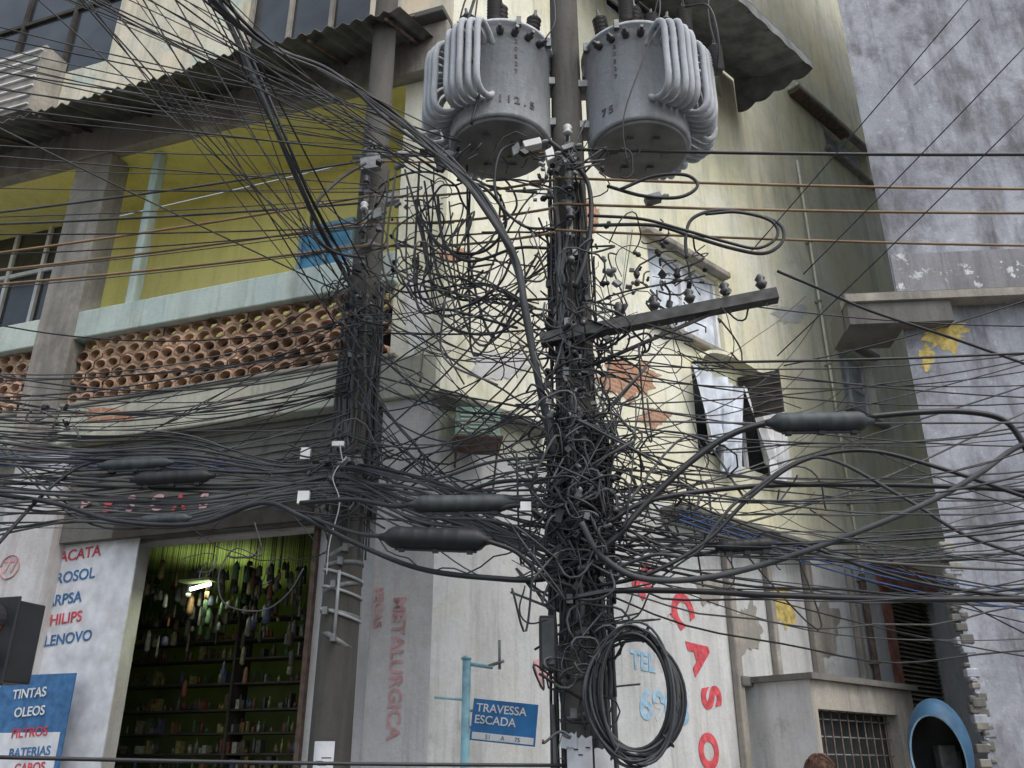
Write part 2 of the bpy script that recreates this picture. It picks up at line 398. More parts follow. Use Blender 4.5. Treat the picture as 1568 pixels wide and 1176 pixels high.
mb=MB(); GD=-.35
shop=(L.sz(478,900,GD)[0],L.sz(200,900,GD)[0],0.14,L.sz(330,822,GD)[1])
L.face(mb,0.0,SL,0,zs,[shop],'whitep',d=GD,reveal=.2)
pa=L.sz(570,900)[0]; L.box(mb,0,pa,0,zs-.002,GD,0,'whitep')
pb=L.sz(72,860)[0]; pc=L.sz(0,860)[0]; L.box(mb,pb,pc+.1,0,zs-.002,GD,.0,'whitep')
mb.build('ground_floor_wall',B)
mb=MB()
t0=L.sz(300,700,-.1)[1]; t1=shop[3]+.02; L.box(mb,pa+.01,pb-.01,t1,t0+.5,GD+.003,-.1,'dconc')  # dark box added to paint in the slab's shade above the shop
L.box(mb,shop[0]-.1,shop[1]+.1,shop[3]-.0,shop[3]+.24,-.098,-.06,'blackm')
for x in (shop[0]-.05,shop[1]): L.box(mb,x,x+.05,.14,shop[3],GD+.003,GD+.06,'rust')
for k in range(9):
    z=t1+.3+k*.09; L.box(mb,pa+.05,pb-.05,z,z+.05,-.098,-.085,'dconc')
mb.build('shop_fascia_and_shade_box',B)
for (ch,u) in (('P',130),('E',165),('S',200),('C',240),('A',275),('S',312)):
    wtxt(L,ch,u,772-(u-200)*.03,24,0,'red' if u%2 else 'pink',B,'fascia_letter',d=-.058,right=-1)
mb=MB(); h=L.rect(64,828,186,985,-.2); L.box(mb,h[0],h[1],.3,h[3],-.22,-.2,'paper'); mb.build('painted_sign_board',B)
for s_,u,v,c in (('NACATA',115,850,'red'),('AEROSOL',104,884,'blue'),('ARPSA',98,918,'blue'),('PHILIPS',96,948,'red'),('LENOVO',104,978,'blue')):
    wtxt(L,s_,u,v,17,4,c,B,'painted_brand_text',d=-.195,right=-1,bold=.015)
mb=MB(); h=L.rect(4,1035,88,1180,.02); L.box(mb,h[0],h[1],.8,h[3],.004,.02,'blue'); L.box(mb,h[0]+.05,h[1]-.05,.8,h[3]-.55,.022,.03,'paper'); mb.build('blue_sign_board',B)
for s_,v,c in (('TINTAS',1062,'wpaint'),('OLEOS',1090,'wpaint'),('FILTROS',1122,'red'),('BATERIAS',1152,'blue'),('CABOS',1176,'red')):
    wtxt(L,s_,45,v,15,3,c,B,'board_text',d=.034,right=-1,bold=.015)
a,z=L.sz(15,868,.004); mb=MB(); mb.tube([L.pt(a+.13*math.cos(t),z+.13*math.sin(t),.006) for t in np.linspace(0,6.283,24)],.01,'pink',4); mb.build('painted_ring',B)
wtxt(L,'77',15,868,20,0,'pink',B,'ring_text',right=-1)
wtxt(L,'METALURGICA',606,1020,24,-90,'pink',B,'pillar_text',right=-1,bold=.02)
wtxt(L,'PECAS',578,930,16,-90,'pink',B,'pillar_text_small',right=-1)
# shop interior
mb=MB(); a,b=shop[0]-.4,shop[1]+4.0; zt=shop[3]+.35; dd=-3.2; f=L.pt
mb.add([f(a,.15,GD-.2),f(b,.15,GD-.2),f(b,.15,dd),f(a,.15,dd)],[(0,1,2,3)],'conc')
mb.add([f(a,zt,GD-.2),f(b,zt,GD-.2),f(b,zt,dd),f(a,zt,dd)],[(0,1,2,3)],'inner')
mb.add([f(a,.15,dd),f(b,.15,dd),f(b,zt,dd),f(a,zt,dd)],[(0,1,2,3)],'inner')
for x in (a,b): mb.add([f(x,.15,GD-.2),f(x,zt,GD-.2),f(x,zt,dd),f(x,.15,dd)],[(0,1,2,3)],'inner')
mb.add([f(a,shop[3],GD-.2),f(b,shop[3],GD-.2),f(b,zt,GD-.2),f(a,zt,GD-.2)],[(0,1,2,3)],'inner')
mb.add([f(shop[1],.15,GD-.2),f(b,.15,GD-.2),f(b,zt,GD-.2),f(shop[1],zt,GD-.2)],[(0,1,2,3)],'inner')
mb.build('shop_interior',B)
gm=[plain('goods_%d'%i,c,.6,var=.5,scale=25) for i,c in enumerate([(.14,.05,.04),(.2,.18,.07),(.06,.07,.12),(.26,.26,.23),(.06,.1,.06),(.16,.09,.05),(.04,.04,.04),(.12,.12,.12),(.08,.07,.05),(.2,.19,.13),(.05,.05,.04),(.07,.07,.06)])]
mb=MB(); 
zsh=.45
while zsh<zt-.75:
    z=zsh; dsh=-1.9
    L.box(mb,a+.05,b-.05,z-.02,z,dsh-.3,dsh,'blackm')
    x=a+.1
    while x<b-.15:
        w_=U(.02,.07); hgt=U(.05,.17); g=random.choice(gm)
        if R_()<.12: x+=U(.05,.2); continue
        p=L.pt(x+w_/2,z,dsh-U(.02,.15))
        if R_()<.65: mb.lathe(p,p+Vector((0,0,hgt)),[(0,w_*.45),(.6,w_*.45),(.75,w_*.2),(1,w_*.18)],g,8)
        else: mb.box(p+Vector((0,0,hgt/2)),L.d*w_*.45,L.n*.05,(0,0,hgt/2),g)
        x+=w_+U(0,.015)
    zsh+=U(.17,.3)
for x in (a+.8,a+2.3,a+4.1): L.box(mb,x,x+.03,.15,zt-.3,-2.2,-1.88,'blackm')
for i in range(330):
    x=U(a+.3,b-2.0); z=shop[3]-abs(random.gauss(0,.45))-.05; p=L.pt(x,z,-U(.8,1.8)); w_=U(.012,.045); hgt=U(.05,.25)
    mb.tube([p,p+Vector((0,0,zt-z))],.002,'black',3)
    mb.lathe(p-Vector((0,0,hgt)),p,[(0,w_*.4),(.1,w_),(.8,w_*.8),(1,w_*.2)],random.choice(gm),7)
L.box(mb,shop[0]+.1,shop[1]-.5,.15,1.05,-1.2,-.8,'inner'); L.box(mb,shop[0]+.05,shop[1]-.45,1.052,1.1,-1.25,-.75,'wpaint')
mb.build('shop_shelves_with_goods',B)
mt,nt,b_=newmat('fluorescent_tube'); b_.inputs['Emission Color'].default_value=(.9,1,.85,1); b_.inputs['Emission Strength'].default_value=7
mb=MB(); a_,z_=L.sz(300,897,-.75); 
mb.tube([L.pt(a_-.18,z_+.01,-.75),L.pt(a_+.14,z_-.01,-.85)],.022,mt,8); L.box(mb,a_-.2,a_+.2,z_+.045,z_+.07,-.85,-.7,'inner')
for s in (-.15,.15): mb.tube([L.pt(a_+s,z_+.06,-.78),L.pt(a_+s,zt,-.78)],.004,'black',4)
mb.build('fluorescent_lamp',B)
ld=bpy.data.lights.new('fluorescent_light','AREA'); ld.shape='RECTANGLE'; ld.size=.4; ld.size_y=.1; ld.energy=6; ld.color=(.9,1,.6)
lo=bpy.data.objects.new('fluorescent_light',ld); sc.collection.objects.link(lo); lo.location=L.pt(a_,z_-.05,-.85); lo.parent=B; lo.rotation_euler=(0,0,math.radians(-19))
l2=bpy.data.lights.new('shop_upper_area_light','AREA'); l2.size=1.0; l2.energy=7; l2.color=(.85,1,.45)  # area light below the shop ceiling, aimed upward; no lamp body modelled
lo2=bpy.data.objects.new('shop_upper_area_light',l2); sc.collection.objects.link(lo2); lo2.location=L.pt(a_+1.0,zt-.35,-2.5); lo2.parent=B; lo2.rotation_euler=(math.radians(180),0,0)

# ---- side (alley) facade
mb=MB(); zl=4.55; T=15.0
wa=Rw.rect(990,365,1112,545); wb=Rw.rect(1058,560,1192,735); wc=Rw.rect(1280,522,1350,650); wd=Rw.rect(1257,178,1335,285); we=Rw.rect(925,-60,1105,150)
wf=Rw.rect(1345,895,1478,1190)
ups=[wa,wb,wc,wd,we]
Rw.face(mb,0,T,zl,H,ups,'cream'); Rw.face(mb,0,T,0,zl,[wf,wb],'white')
mb.add([L.pt(SL,H),L.pt(0,H),Rw.pt(T,H),Vector((T,20,H)),L.pt(SL,H,-9)],[(0,1,2,3,4)],'conc')
mb.build('alley_facade_wall',B)
windowfill(Rw,wa,B,'alley_window_a',glass='curtain',nx=2,nz=1,d=-.12)
windowfill(Rw,wb,B,'alley_window_b',glass='glass',nx=3,nz=1,d=-.12,fw=.05)
windowfill(Rw,wc,B,'alley_window_c',glass='curtain',nx=2,nz=2); windowfill(Rw,wd,B,'alley_window_d',glass='curtain',nx=2,nz=1)
windowfill(Rw,we,B,'alley_window_e',frame='blackm',nx=3,nz=2)
mb=MB(); a,b,c,e=wb; n=84; ht=e-c
for (f0,f1,dr,sk) in ((-.12,.3,.95,.1),(.26,.55,1.12,-.12),(.52,.83,.85,.16),(.8,1.1,1.02,-.05)):
    vs=[]; ph=U(0,6); n=26; d0=.16+U(-.03,.05); rows=7
    for i in range(n+1):
        ph+=U(.25,.8)
        for r in range(rows+1):
            t=r/rows; x=a+(b-a)*(f0+(f1-f0)*(i/n)*(1-.25*t)+sk*t)
            z=e-.06-ht*dr*t*(1+.06*math.sin(i*.4+ph*.1))-.05*math.sin(math.pi*i/n)*(1-t)
            vs.append(Rw.pt(x,z,d0+(.03+.05*t)*math.sin(ph+t*.9)+.03*t))
    fs=[(i*(rows+1)+r,(i+1)*(rows+1)+r,(i+1)*(rows+1)+r+1,i*(rows+1)+r+1) for i in range(n) for r in range(rows)]
    mb.add(vs,fs,'curtain' if f0<.5 else 'wpaint',True)
mb.tube(sagline(Rw.pt(a-.5,e,.16),Rw.pt(b+.6,e-.0,.18),.05,10),.008,'black',5); mb.build('hanging_laundry',B)
mb=MB()
for h in (wa,wc,wd): Rw.box(mb,h[0]-.15,h[1]+.15,h[3]+.02,h[3]+.12,.003,.14,'conc'); Rw.box(mb,h[0]-.1,h[1]+.1,h[2]-.1,h[2]-.01,.003,.12,'conc')
s0,z0=Rw.sz(1228,132,.3); s1,z1=Rw.sz(1306,196,.3); Rw.box(mb,s0,s1,z0-.03,z0+.05,.003,.22,'rust'); Rw.box(mb,s0-.05,s1+.1,z0+.052,z0+.12,.003,.26,'band')
s0,z0=Rw.sz(672,606,.2); s1,_=Rw.sz(850,640,.2); Rw.box(mb,s0,s1,z0,z0+.07,.003,.25,'conc')
s0,z0=Rw.sz(1040,775,.3); s1,_=Rw.sz(1250,840,.3); Rw.box(mb,s0,s1,z0-.05,z0+.05,.003,.35,'dconc')
for u,w_ in ((1110,.12),(1172,.1),(1232,.16),(1300,.12)):
    s_=Rw.sz(u,930)[0]; Rw.box(mb,s_,s_+w_,.1,z0-.06,.004,.1,'conc')
s_=Rw.sz(1110,900)[0]; Rw.box(mb,s_,Rw.sz(1340,900)[0],2.5,2.62,.004,.13,'dconc')
mb.build('ledges',B,bevel=.02)
mb=MB(); a,b,c,e=wb; vs=[]; n=14
for i in range(n+1):
    t=math.pi*i/n; x=(a+b)/2-math.cos(t)*(b-a)/2; z=e+math.sin(t)*.3
    vs+=[Rw.pt(x,z,.004),Rw.pt(x,z,.2),Rw.pt(x,z+.05,.2),Rw.pt(x,z+.05,.004)]
fs=[]
for i in range(n):
    for k in range(4): fs.append((4*i+k,4*i+(k+1)%4,4*i+4+(k+1)%4,4*i+4+k))
mb.add(vs,fs,'cream'); mb.build('window_hood',B)
mb=MB(); s0,z0=Rw.sz(1125,560,0); dq=Rw.depth_for(1195,590,s0+.1,.1,1.5); zz=Rw.sz(1195,568,dq)[1]; zb_=Rw.sz(1190,625,dq)[1]
q=[Rw.pt(s0,zz+.05,.02),Rw.pt(s0+.1,zz,dq),Rw.pt(s0+.1,zb_,dq),Rw.pt(s0,zb_+.02,.02)]
off=Rw.d*.03; mb.hexa(q+[p+off for p in q],'blackm')
for k in range(5):
    t=(k+.5)/5; mb.tube([q[0].lerp(q[3],t)-off*.3,q[1].lerp(q[2],t)-off*.3],.01,'dconc',4)
mb.build('casement_shutter',B)
for (u,v,ru,rv,m) in ((695,388,26,10,'brick'),(966,580,42,30,'brick'),(1000,640,22,16,'brick'),(640,480,20,60,'white'),(905,330,16,24,'brick'),(1200,930,16,30,'tan'),(1145,960,20,40,'conc'),(1265,960,20,40,'conc'),(1085,905,20,22,'conc'),(760,560,50,24,'white'),(1210,480,26,14,'white')):
    patch(Rw,u,v,ru,rv,m,B,'peeled_patch',d=.005+R_()*.003)
patch(L,165,635,40,9,'brick',B,'peeled_patch',d=.065); patch(L,420,625,14,8,'conc',B,'peeled_patch',d=.065)
mb=MB(); c=P(730,656,8.0); x=Vector((.98,.1,0)); y=Vector((-.1,.98,0))
mb.box(c,x*.215,y*.18,(0,0,.15),'greenbox')
for k in range(6): mb.box(c-y*.185+Vector((0,0,-.1+.04*k)),x*.17,y*.006,(0,0,.008),'bluegreen')
mb.box(c-y*.19,x*.225,y*.004,(0,0,.012),'galv'); mb.box(c-Vector((0,0,.17)),x*.24,y*.26,(0,0,.012),'rust')
for s in (-1,1): mb.tube([c+x*.2*s+Vector((0,0,-.18))-y*.2,c+x*.2*s+y*.5+Vector((0,0,-.5))],.012,'rust')
mb.build('air_conditioner_box',B,bevel=.008)
mb=MB(); sf,zA=Rw.sz(1130,172,0.02); dA=Rw.depth_for(1243,98,sf,.3,2.5); zF=Rw.sz(1243,98,dA)[1]
sN=sf-4.2; nA=36; vs=[]
zA2=zA+.75
for i in range(nA+1):
    x=sN+(sf-sN)*i/nA; k=.02*math.sin(i*2.1)
    vs+=[Rw.pt(x,zA2,.02),Rw.pt(x,(zA2*.5+zF*.5)-.08+k,dA*.5),Rw.pt(x,zF+.1+k,dA),Rw.pt(x,zF-.08-.06*abs(math.sin(i*.8)),dA+.01)]
fs=[]
for i in range(nA):
    for k in range(3): fs.append((4*i+k,4*i+k+1,4*i+5+k,4*i+4+k))
mb.add(vs,fs,'canvas')
ns=16; vs=[]
for i in range(ns+1):
    t=i/ns; d=.02+(dA-.02)*t; zt_=zA2+(zF+.1-zA2)*t; zb2=zA+(zF-.1-zA)*t-.07*abs(math.sin(t*math.pi*4))
    vs+=[Rw.pt(sf,zt_,d),Rw.pt(sf,zb2,d)]
mb.add(vs,[(2*i,2*i+1,2*i+3,2*i+2) for i in range(ns)],'canvas')
for x in np.linspace(sN,sf,9): mb.tube([Rw.pt(x,zA2-.03,.03),Rw.pt(x,zF+.08,dA-.01)],.012,'steel',5)
mb.tube([Rw.pt(sN,zF+.08,dA-.01),Rw.pt(sf,zF+.08,dA-.01)],.015,'steel',5)
mb.build('canvas_awning',B)
mb=MB()
for (u,v,zt_,r,m) in ((1330,950,4.3,.05,'rust'),(1245,400,12,.022,'cream')):
    s_=Rw.sz(u,v,.08)[0]; mb.tube([Rw.pt(s_,.15,.08),Rw.pt(s_,zt_,.08)],r,m,8)
    for z in np.arange(.6,zt_,1.2): Rw.box(mb,s_-r-.01,s_+r+.01,z,z+.03,.004,.08+r+.006,'conc')
mb.build('drain_pipes',B)
mb=MB(); a,b,c,e=wf; Rw.box(mb,a,b,.14,e,-.2,-.18,'blackm')
for i in range(int((e-.2)/.07)):
    z=.2+i*.07; mb.hexa([Rw.pt(a,z,-.14),Rw.pt(b,z,-.14),Rw.pt(b,z,-.08),Rw.pt(a,z,-.08),Rw.pt(a,z+.05,-.18),Rw.pt(b,z+.05,-.18),Rw.pt(b,z+.06,-.15),Rw.pt(a,z+.06,-.15)],'shutter')
Rw.box(mb,a-.05,b+.05,e,e+.4,.004,.12,'redrust'); Rw.box(mb,a,a+.3,.14,e-.01,-.1,.02,'redrust'); mb.build('louvred_shutter',B)
mb=MB(); an0=Rw.sz(1140,1050,0)[0]; dX=Rw.depth_for(1240,1042,an0,.2,2.5); az=Rw.sz(1240,1040,dX)[1]; an1=Rw.sz(1402,1100,dX)[0]
win=Rw.rect(1250,1088,1392,1200,dX); win=(max(win[0],an0+.1),win[1],.9,Rw.sz(1250,1085,dX)[1])
Rw.face(mb,an0,an1,.1,az,[win],'conc',d=dX,reveal=.2)
mb.add([Rw.pt(an0,.1,0),Rw.pt(an0,.1,dX),Rw.pt(an0,az,dX),Rw.pt(an0,az,0)],[(0,1,2,3)],'white')
mb.add([Rw.pt(an1,.1,0),Rw.pt(an1,.1,dX),Rw.pt(an1,az,dX),Rw.pt(an1,az,0)],[(0,1,2,3)],'conc')
Rw.box(mb,an0-.06,an1+.06,az+.002,az+.07,.004,dX+.07,'dconc')
mb.build('annex',B)
mb=MB(); a,b,c,e=win; Rw.box(mb,a,b,c,e,dX-.24,dX-.21,'glass')
for i in range(10): x=a+(b-a)*(i+.5)/10; mb.tube([Rw.pt(x,c,dX-.12),Rw.pt(x,e,dX-.12)],.011,'rust',5)
for i in range(7): z=c+(e-c)*(i+.5)/7; mb.tube([Rw.pt(a,z,dX-.135),Rw.pt(b,z,dX-.135)],.009,'galv',5)
mb.build('window_grille',B)
for ch,u,v,an in (('E',985,890,-44),('\u00c7',1043,934,-58),('A',1070,1003,-70),('S',1088,1068,-80),('O',1084,1150,-92)):
    wtxt(Rw,ch,u,v,50,an,'red',B,'painted_letter',bold=.05)
wtxt(Rw,'TEL',985,1014,28,-3,'lblue',B,'painted_phone_label',bold=.03); wtxt(Rw,'6908',1018,1085,46,-3,'lblue',B,'painted_phone_number',bold=.03)
wtxt(Rw,'R',832,1030,40,20,'pink',B,'painted_letter_small',bold=.04)

# ============================================================ grey building
GB=empty('concrete_building'); mb=MB()
zc=G.sz(1470,462)[1]; GH=20
G.face(mb,0,14,0,zc,[],'grey'); G.face(mb,-.0,14,zc,GH,[],'grey')
p=G.pt(0,0); q=Vector((5.47+6,11+5.5,0))
mb.add([p,q,q+Vector((0,0,GH)),p+Vector((0,0,GH))],[(0,1,2,3)],'grey')
mb.add([G.pt(0,GH),G.pt(14,GH),G.pt(14,GH,-8),Vector((11.5,16.5,GH))],[(0,1,2,3)],'grey')
mb.build('front_wall',GB)
mb=MB(); zb=G.sz(1470,385)[1]
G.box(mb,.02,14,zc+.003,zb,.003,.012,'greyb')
c0=G.sz(1296,470,.25)[0]
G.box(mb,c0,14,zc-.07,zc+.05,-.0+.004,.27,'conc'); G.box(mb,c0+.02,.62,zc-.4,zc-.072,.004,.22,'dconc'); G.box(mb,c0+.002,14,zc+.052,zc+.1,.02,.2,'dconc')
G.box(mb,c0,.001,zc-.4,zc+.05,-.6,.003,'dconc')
mb.build('cornice',GB,bevel=.015)
patch(G,1447,512,30,22,'tan',GB,'ochre_patch',d=.004,jag=.5); patch(G,1418,545,10,16,'tan',GB,'ochre_patch',d=.006,jag=.5); patch(G,1415,490,20,8,'wpaint',GB,'lime_patch',d=.008,jag=.5)
mb=MB()
for i in range(90):
    z=U(.2,4.2); s_=U(-.05,.08); r=U(.02,.08)
    G.box(mb,s_-r,s_+r,z-r*.7,z+r*.7,-.1,U(.004,.03),random.choice(['grey','conc','dconc','dconc']))
mb.build('ragged_quoin',GB,bevel=.02)

# ============================================================ poles
def pole(name,x,y,r0,r1,h,bands):
    e=empty(name); mb=MB(); n=30
    mb.lathe((x,y,.1),(x,y,h),[(i/n,r0+(r1-r0)*i/n) for i in range(n+1)],'pole',24)
    mb.build('shaft',e); mb=MB()
    for z in bands:
        r=r0+(r1-r0)*z/h+.006; tl=U(-.012,.012)
        mb.lathe((x-tl,y,z),(x+tl,y,z+.035),[(0,r),(0,r+.004),(1,r+.004),(1,r)],'galv',20)
        mb.box((x+U(-.1,.1),y-r-.03,z+.02),(.02,0,0),(0,.03,0),(0,0,.03),'galv')
    mb.build('steel_bands',e); return e
PX,PY=.47,6.0; QX,QY=-1.43,7.5
zM=lambda v:P(880,v,PY).z
zQ=lambda v:P(540,v,QY).z
UP=pole('utility_pole',PX,PY,.17,.115,9.6,[zM(v) for v in (1100,1040,975,930,800,765,590,570,550,535,515,410,380,330,300,260)])
UQ=pole('utility_pole',QX,QY,.175,.11,12.5,[zQ(v) for v in (985,945,905,870,850,560,520,505,495,390,310,240)])
mb=MB()
for k,(a0,a1,z0,z1) in enumerate(((-2.2,-1.5,1.35,1.78),(-1.45,-.9,1.3,1.72),(-2.4,-1.9,1.72,1.8))):
    n=8; vs=[]
    for i in range(n+1):
        a=a0+(a1-a0)*i/n; r=.226+.004*k+.004
        vs+=[(PX+r*math.cos(a),PY+r*math.sin(a),z0+U(-.01,.01)),(PX+r*math.cos(a),PY+r*math.sin(a),z1+U(-.02,.02))]
    mb.add(vs,[(2*i,2*i+2,2*i+3,2*i+1) for i in range(n)],'paper')
for j in range(16):
    a=-2.1+U(0,1.1); z=U(1.4,1.75); r=.242; vs=[(PX+r*math.cos(a+t),PY+r*math.sin(a+t),z+q) for t,q in ((0,0),(.12,0),(.12,.008),(0,.008))]
    mb.add(vs,[(0,1,2,3)],'black')
mb.build('pasted_posters',UP)
mb=MB()
n=6; r=.182; vs=[]
for i in range(n+1):
    a=-2.1+.9*i/n; vs+=[(QX+r*math.cos(a),QY+r*math.sin(a),1.35),(QX+r*math.cos(a),QY+r*math.sin(a),zQ(1136))]
mb.add(vs,[(2*i,2*i+2,2*i+3,2*i+1) for i in range(n)],'paper')
for j in range(12):
    a=-2.0+U(0,.3); z=1.4+j*.025; rr=.186; w_=U(.25,.5); vs=[(QX+rr*math.cos(a+t),QY+rr*math.sin(a+t),z+q) for t,q in ((0,0),(w_,0),(w_,.008),(0,.008))]
    mb.add(vs,[(0,1,2,3)],'black')
mb.build('pasted_notice',UQ)
mb=MB(); z0=zQ(975); z1=zQ(880); mb.tube([(QX,QY-.19,z0),(QX,QY-.185,z1)],.014,'cablew',4); 
for v in (885,910,945): mb.lathe((QX,QY,zQ(v)),(QX+.006,QY,zQ(v)+.02),[(0,.176),(0,.184),(1,.184),(1,.176)],'cablew',20)
mb.build('earth_strip',UQ)
mb=MB()
for (x,y,zz,vs_) in ((PX,PY,zM,(232,275,315,358)),(QX,QY,zQ,(245,300,340,375))):
    z0=zz(vs_[-1])-.1; z1=zz(vs_[0])+.1; yy=y-.2
    mb.box((x-.02,yy,(z0+z1)/2),(.025,0,0),(0,.006,0),(0,0,(z1-z0)/2),'galv')
    for v in vs_:
        z=zz(v); mb.lathe((x-.02,yy-.07,z-.04),(x-.02,yy-.07,z+.04),[(0,.03),(.2,.04),(.5,.022),(.8,.04),(1,.03)],'porcw' if R_()<.4 else 'porc',12)
        mb.box((x-.02,yy-.035,z+.05),(.012,0,0),(0,.05,0),(0,0,.004),'galv'); mb.box((x-.02,yy-.035,z-.05),(.012,0,0),(0,.05,0),(0,0,.004),'galv')
mb.build('insulator_rack',UP)
mb=MB()
for (u,v,D,w_,h_,m) in ((815,222,5.75,.07,.03,'porcw'),(842,240,5.7,.03,.05,'porcw'),(790,232,5.8,.03,.05,'galv'),(870,228,5.7,.05,.02,'galv'),(568,252,7.2,.1,.07,'galv'),(600,305,7.1,.07,.05,'galv'),(575,330,7.2,.06,.05,'galv'),(1000,305,5.75,.06,.03,'galv'),(680,240,5.8,.08,.03,'galv')):
    c=P(u,v,D); mb.box(c,(w_,0,.02),(0,.04,0),(-.01,0,h_),m); mb.lathe(c+Vector((w_,-.03,0)),c+Vector((w_+.06,-.03,.02)),[(0,.012),(.5,.02),(1,.01)],'galv',8)
mb.tube([P(540,240,7.3),P(640,236,7.2)],.03,'galv',6); mb.tube([P(640,205,5.8),P(675,200,5.8),P(678,215,5.75),P(650,220,5.7)],.014,'porcw',6)
mb.build('line_fittings',UQ,bevel=.006)

mb=MB(); a=P(828,522,5.85); b=P(1190,452,5.55); d=(b-a); L_=d.length; d.normalize(); up=Vector((0,0,1)); nn=d.cross(up).normalized(); up=nn.cross(d)
mb.box((a+b)/2,d*L_/2,nn*.05,up*.042,'steel'); mb.box((a+b)/2-nn*.052,d*L_/2,nn*.001,up*.01,'rust')
mb.tube([b-d*.5-up*.05,P(905,560,5.85)],.015,'steel',6)
mb.tube([a+d*.1,P(850,470,5.85)],.015,'steel',6)
for t in (.35,.5,.65,.8,.95):
    p=a+d*L_*t+up*.05; mb.tube([p-up*.12,p+up*.06],.008,'galv',5)
    mb.lathe(p+up*.03,p+up*.14,[(0,.025),(.3,.045),(.5,.025),(.7,.04),(1,.015)],'porc',10)
mb.build('crossarm')

# ============================================================ transformers
def bushing(mb,p,h,r=.035,m='porc',tilt=(0,0)):
    d=Vector((tilt[0],tilt[1],1)).normalized(); prof=[(0,r*1.1)]
    n=7
    for i in range(n): t=.08+.72*i/n; prof+=[(t,r*.7),(t+.03,r*1.5),(t+.06,r*.7)]
    prof+=[(.86,r*.6),(.87,.014),(1,.012)]
    mb.lathe(p,Vector(p)+d*h,prof,m,12)
def transformer(cx,cy,z0,z1,R,angs,bare,num):
    e=empty('pole_transformer'); mb=MB()
    mb.lathe((cx,cy,z0),(cx,cy,z1+.05),[(0,R*.94),(.0,R*.97),(.02,R),(.93,R),(.935,R+.03),(.965,R+.03),(.97,R*.98),(1,R*.9)],'trafo',48)
    mb.lathe((cx,cy,z0-.03),(cx,cy,z0-.002),[(0,R*.9),(1,R*.93)],'trafo_shade',40)
    mb.build('tank',e); mb=MB()
    for ai,a in enumerate(angs):
        a=math.radians(a); rd=Vector((math.cos(a),math.sin(a),0)); tg=Vector((-rd.y,rd.x,0))
        for k in range(5):
            o=(k-2)*.07; base=math.sqrt(max(R*R-o*o,.01)); ext=R+.24-abs(k-2)*.016-ai%2*.02
            c=Vector((cx,cy,0))+tg*o
            zt=z1-.1-abs(k-2)*.014; zb=z0+.1+abs(k-2)*.01
            pts=[c+rd*(base-.02)+Vector((0,0,zt-.1)),c+rd*(base+.05)+Vector((0,0,zt-.03)),c+rd*(ext-.07)+Vector((0,0,zt)),c+rd*ext+Vector((0,0,zt-.09)),
                 c+rd*(ext+.004)+Vector((0,0,(zt+zb)/2)),c+rd*ext+Vector((0,0,zb+.09)),c+rd*(ext-.07)+Vector((0,0,zb)),c+rd*(base+.05)+Vector((0,0,zb+.03)),c+rd*(base-.02)+Vector((0,0,zb+.1))]
            mb.tube(catmull(pts,5),.0265,'trafo',10)
    mb.build('cooling_tubes',e); mb=MB()
    for k in range(8):
        a=math.radians(45*k+20); p=Vector((cx+(R+.03)*math.cos(a),cy+(R+.03)*math.sin(a),z1+.0)); mb.box(p,(.02,0,0),(0,.02,0),(0,0,.045),'galv')
    s=-1 if cx<PX else 1
    for dz in (.18,.62): mb.abox(min(cx+s*-R*.9,PX+s*.1),max(cx+s*-R*.9,PX+s*.1),cy-.09,cy+.09,z0+dz,z0+dz+.07,'galv')
    mb.tube([(cx-.1,cy-R*.6,z1+.07),(cx-.1,cy-R*.6,z1+.12),(cx+.1,cy-R*.6,z1+.12),(cx+.1,cy-R*.6,z1+.07)],.01,'galv',6)
    for k in range(6):
        a=math.radians(60*k); mb.box((cx+R*.5*math.cos(a),cy+R*.5*math.sin(a),z0-.04),(.03,0,0),(0,.03,0),(0,0,.012),'trafo_shade')
    mb.build('brackets_and_lugs',e); mb=MB()
    for k,(dx,dy,h,tx) in enumerate(((-.25,-.12,.42,-.3),(0,-.2,.45,0),(.25,-.1,.42,.3))): bushing(mb,(cx+dx,cy+dy,z1+.04),h,.045,'porc',(tx*.5,-.05))
    for k in range(4):
        a=math.radians(bare+(-24+16*k)); p=Vector((cx+R*math.cos(a),cy+R*math.sin(a),z1-.12)); rd=Vector((math.cos(a),math.sin(a),0))
        mb.lathe(p,p+rd*.1,[(0,.03),(.5,.035),(.6,.02),(1,.015)],'porc',10)
    mb.build('bushings',e)
    a=math.radians(bare-6); rd=Vector((math.cos(a),math.sin(a),0)); 
    tg=Vector((-rd.y,rd.x,0))
    for i,ch in enumerate(num): 
        txt(ch,Vector((cx,cy,z0+.15))+(Vector((math.cos(a+i*.16-.3),math.sin(a+i*.16-.3),0))*(R+.006)),Vector((-math.sin(a+i*.16-.3),math.cos(a+i*.16-.3),0)),(0,0,1),.1,'steel',e,'number',.02)
    for i,ch in enumerate('20527'):
        txt(ch,Vector((cx,cy,z1-.2-i*.08))+rd*(R+.006),tg,(0,0,1),.06,'steel',e,'serial',.0)
    return e
zt0=P(790,178,5.6).z; zt1=P(790,38,5.6).z
TL=transformer(-.10,6.0,zt0,zt1,.43,(-118,-160,-200,-240),-66,'112.5')
TR=transformer(1.07,6.0,zt0-.03,zt1-.02,.43,(-64,-24,14,54),-114,'75')

